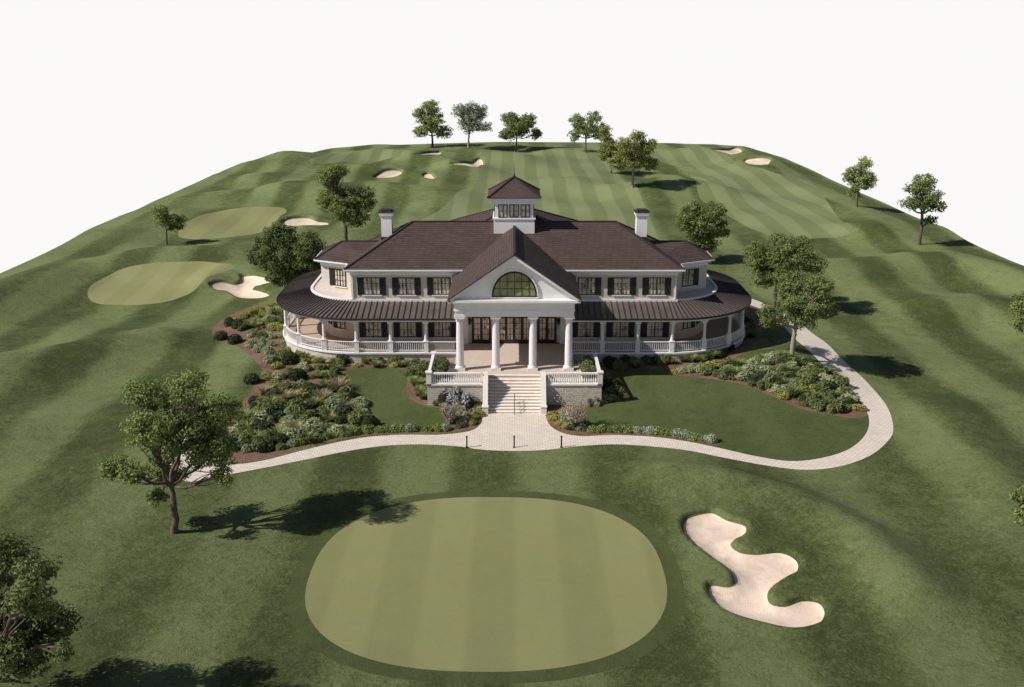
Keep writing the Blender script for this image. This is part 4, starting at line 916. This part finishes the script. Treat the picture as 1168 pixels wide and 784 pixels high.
def fill(poly_px, n, kinds, where, smin=.7, smax=1.2, mind=.75, avoid=()):
    xs = [p[0] for p in poly_px]; ys = [p[1] for p in poly_px]; pa = np.array(poly_px, float); k = 0; t = 0
    while k < n and t < n * 40:
        t += 1; a, b = random.uniform(min(xs), max(xs)), random.uniform(min(ys), max(ys))
        if not inside(np.array([a]), np.array([b]), pa)[0]: continue
        x, y = P(a, b); s = random.uniform(smin, smax)
        if any((x - u) ** 2 + (y - v) ** 2 < (mind * (s + w_) / 2) ** 2 for u, v, w_ in placed): continue
        if any(inside(np.array([x]), np.array([y]), q)[0] for q in avoid): continue
        kd = random.choice(kinds); placed.append((x, y, s)); k += 1
        shrub(kd, x, y, s, f'{DES[kd]} {where}', f'{DES[kd]}s {where}')
# hero shrubs of the left bed
for px, py, s, lab in ((262, 371, 1.15, 'dark clipped boxwood at the upper tip of the left bed, left of its pair'), (272, 374, 1.3, 'dark clipped boxwood at the upper tip of the left bed, right of its pair'), (252, 387, 1.25, 'dark boxwood at the leftmost corner of the left bed'), (268, 391, 1.15, 'dark boxwood just right of the leftmost one in the left bed'), (287, 436, 1.2, 'single dark boxwood beside the bare mulch edge of the left bed'), (331, 414, 1.3, 'near black boxwood in the middle of the left bed'), (340, 432, 1.35, 'dark round boxwood above the small lawn corner in the left bed'), (392, 413, 1.25, 'dark round boxwood against the stone veranda base'), (384, 437, 1.1, 'dark boxwood at the left tip of the small lawn')):
    x, y = P(px, py); placed.append((x, y, s * 1.1)); shrub('box', x, y, s, lab, None)
for i in range(12):
    t = i / 11; px, py = 272 + 50 * t, 366 - 16 * math.sin(t * 1.5); x, y = P(px, py); placed.append((x, y, .9)); shrub('gold', x, y, 1.15, 'low golden shrub in the curved hedge left of the veranda', 'golden shrubs of the curved hedge')
A_NO = (REG[11][2],)
fill([(292, 356), (324, 352), (330, 375), (345, 388), (375, 402), (330, 404), (296, 404), (282, 392), (272, 372)], 52, ['sage', 'gold', 'fern', 'leafy', 'sage', 'leafy'], 'beside the curved veranda end', .7, 1.15, .62)
fill([(345, 390), (400, 404), (480, 412), (487, 420), (400, 419), (380, 425), (350, 415), (330, 402)], 34, ['leafy', 'leafy', 'fern', 'gold'], 'along the foot of the left veranda', .7, 1.0, .62, A_NO)
fill([(300, 405), (350, 412), (388, 425), (392, 440), (350, 446), (315, 445), (298, 425)], 24, ['gold', 'sage', 'fern', 'gold', 'leafy'], 'in the middle of the left bed', .7, 1.1, .72, A_NO)
fill([(295, 450), (345, 442), (395, 442), (415, 462), (425, 480), (434, 490), (380, 498), (330, 508), (285, 516), (262, 516), (268, 490), (285, 465)], 84, ['leafy', 'fern', 'sage', 'leafy', 'sage', 'grass', 'gold', 'lime', 'sage', 'silver', 'box'], 'in the thick lower half of the left bed', .8, 1.7, .66, A_NO)
fill([(470, 420), (486, 418), (486, 455), (478, 455), (470, 440)], 16, ['leafy', 'fern', 'gold'], 'left of the terrace wall', .8, 1.05, .6, A_NO)
fill([(488, 460), (550, 464), (549, 480), (530, 490), (515, 488), (524, 468)], 16, ['gold', 'leafy', 'sage', 'pink', 'leafy'], 'left of the stair foot', .7, 1.05, .62, A_NO)
for px, py, s in ((508, 461, 1.2), (522, 462, 1.35), (534, 466, 1.1), (515, 466, .9)):
    x, y = P(px, py); shrub('purple', x, y, s, 'purple flowering shrub against the left terrace wall', 'purple flowering shrubs by the left terrace wall', sz=s * 1.5)
# right side
fill([(800, 421), (835, 418), (868, 410), (900, 407), (935, 420), (962, 442), (982, 468), (950, 470), (920, 463), (880, 447), (845, 433), (805, 427)], 88, ['sage', 'leafy', 'leafy', 'gold', 'sage', 'fern', 'leafy'], 'in the bed inside the path bend', .85, 1.4, .62)
for px, py, s in ((925, 460, 1.3), (878, 440, 1.2), (948, 468, 1.1)):
    x, y = P(px, py); shrub('leafy', x, y, s, 'large leafy shrub on the lower edge of the bed in the path bend', 'large leafy shrubs on the lower edge of the right bed')
fill([(768, 422), (800, 417), (800, 424), (775, 427)], 8, ['sage', 'sage', 'gold'], 'at the left tip of the right bed', .5, .8, .7)
fill([(688, 408), (700, 424), (760, 416), (810, 412), (842, 400), (862, 380), (858, 352), (850, 356), (846, 378), (815, 396), (760, 404)], 50, ['leafy', 'box', 'leafy', 'fern'], 'in the shade of the right veranda', .8, 1.2, .62)
fill([(688, 438), (700, 432), (714, 442), (712, 450), (690, 456)], 7, ['leafy', 'gold', 'box'], 'right of the terrace wall', .8, 1.1, .6)
fill([(624, 474), (640, 470), (660, 468), (668, 482), (690, 491), (650, 490), (630, 482)], 16, ['gold', 'leafy', 'sage', 'leafy'], 'right of the stair foot', .6, .95, .65)
for px, py, s in ((672, 462, .9), (680, 461, 1.0), (690, 458, .8), (700, 456, .7)):
    x, y = P(px, py); shrub('pink', x, y, s, 'pink flowering shrub under the right terrace wall', 'pink flowering shrubs under the right terrace wall')
# rows of little ball shrubs along the path
def row(pts, n, where, s=1.0):
    pts = [Vector(P(*p)) for p in pts]; L_ = [0]
    for i in range(len(pts) - 1): L_.append(L_[-1] + (pts[i + 1] - pts[i]).length)
    for k in range(n):
        d = L_[-1] * (k + .5) / n + random.uniform(-.12, .12); i = max(j for j in range(len(pts) - 1) if L_[j] <= max(d, 0)); v = pts[i].lerp(pts[i + 1], (d - L_[i]) / (L_[i + 1] - L_[i] + 1e-9))
        kd = random.choice(['silver', 'lime', 'lime', 'silver', 'lime']); shrub(kd, v.x, v.y + random.uniform(-.1, .1), s * random.uniform(.85, 1.35), f'{DES[kd]} {where}', f'{DES[kd]}s {where}')
row([(318, 513), (345, 506), (385, 498), (420, 492), (460, 490.5), (512, 491)], 34, 'in the row along the left path', 1.1)
row([(672, 492), (700, 492), (740, 493.5), (780, 498.5), (815, 505)], 22, 'in the row along the right path', 1.15)
# small blossom tree right of the stairs, and the multi-stemmed shrub left of them
def small_tree(px, py, h, leaf, label, seed, flower):
    global rng; rng = np.random.default_rng(seed); x, y = P(px, py); z = gz(x, y); o = empty('ornamental_tree', (x, y, z)); tag(o, label, 'small tree'); mb = MB(); cen = []
    for k in range(9):
        a = k * 2.4; tip = Vector((math.cos(a) * h * .3, math.sin(a) * h * .25, h * rng.uniform(.55, 1.0))); c = curve((rng.uniform(-.08, .08), 0, -.05), tip, 6, .07); tube_path(mb, c, [.075, .065, .05, .04, .03, .022, .012], 6)
        for j in range(3, 7):
            m_ = 34; cen.append(np.array(c[j]) + rng.normal(size=(m_, 3)) * np.array([.17, .17, .15]) * (h / 2.4))
    cen = np.concatenate(cen); idx = (rng.random(len(cen)) < .38).astype(int)
    me = leaf_mesh('crown', cen, rng.normal(size=cen.shape) + np.array([0, 0, .5]), .13 * rng.uniform(.6, 1.3, len(cen)), [leaf, flower], .6, idx); c_ = bpy.data.objects.new('crown', me); C.objects.link(c_); c_.parent = o
    t = mb.build('trunk', 'bark_pale', None, True); t.parent = o
small_tree(653, 489, 3.1, 'leaf_grey', 'small pink and grey blossoming tree right of the stair foot', 51, 'fl_pink')
small_tree(513, 484, 1.9, 'leaf_grey', 'small grey blossoming tree left of the stair foot', 52, 'fl_pink')
# hedges on the terrace planters
for s, side in ((-1, 'left'), (1, 'right')):
    for k in range(8):
        x = s * (6.3 + random.uniform(-.15, .15)); y = 78.9 + .5 * k; shrub('leafy', x, y, .95, f'leafy shrub in the {side} terrace planter', f'leafy shrubs in the {side} terrace planter', z=2.05, sz=1.1)

# ------------------------------------------------------------------ light
sun_dir = Vector((-1, -.31, 0)).normalized(); EL = 40.5
sd = bpy.data.lights.new('sun', 'SUN'); sd.energy = 5.0; sd.angle = R(.55); sd.color = (1.0, .95, .885); so = bpy.data.objects.new('sun', sd); C.objects.link(so)
v = Vector((sun_dir.x * math.cos(R(EL)), sun_dir.y * math.cos(R(EL)), math.sin(R(EL)))); so.rotation_euler = v.to_track_quat('Z', 'Y').to_euler(); so.location = v * 200
wd = bpy.data.worlds.new('World'); bpy.context.scene.world = wd; wd.use_nodes = True; nt = wd.node_tree; bg = nt.nodes['Background']
sky = N(nt, 'ShaderNodeTexSky', sky_type='NISHITA'); sky.sun_disc = False; sky.sun_elevation = R(EL); sky.sun_rotation = math.atan2(v.x, v.y); sky.dust_density = 1.0
bg.inputs['Strength'].default_value = .055; L(nt, sky.outputs[0], bg.inputs['Color'])
# blank near-white backdrop, added only low down so that shadows stay dark
bg2 = N(nt, 'ShaderNodeBackground'); bg2.inputs['Color'].default_value = (.962, .953, .949, 1); bg2.inputs['Strength'].default_value = 1.0
tc = N(nt, 'ShaderNodeTexCoord'); sp = N(nt, 'ShaderNodeSeparateXYZ'); L(nt, tc.outputs['Generated'], sp.inputs[0])
ms = N(nt, 'ShaderNodeMixShader'); L(nt, mapr(nt, sp.outputs[2], .035, .07, 0, 1, True), ms.inputs[0]); L(nt, bg2.outputs[0], ms.inputs[1]); L(nt, bg.outputs[0], ms.inputs[2]); L(nt, ms.outputs[0], nt.nodes['World Output'].inputs['Surface'])
sc = bpy.context.scene; sc.render.engine = 'CYCLES'
sc.view_settings.view_transform = 'Standard'; sc.view_settings.look = 'None'; sc.view_settings.exposure = 0; sc.view_settings.gamma = 1
sc.render.resolution_x = 1024; sc.render.resolution_y = 687
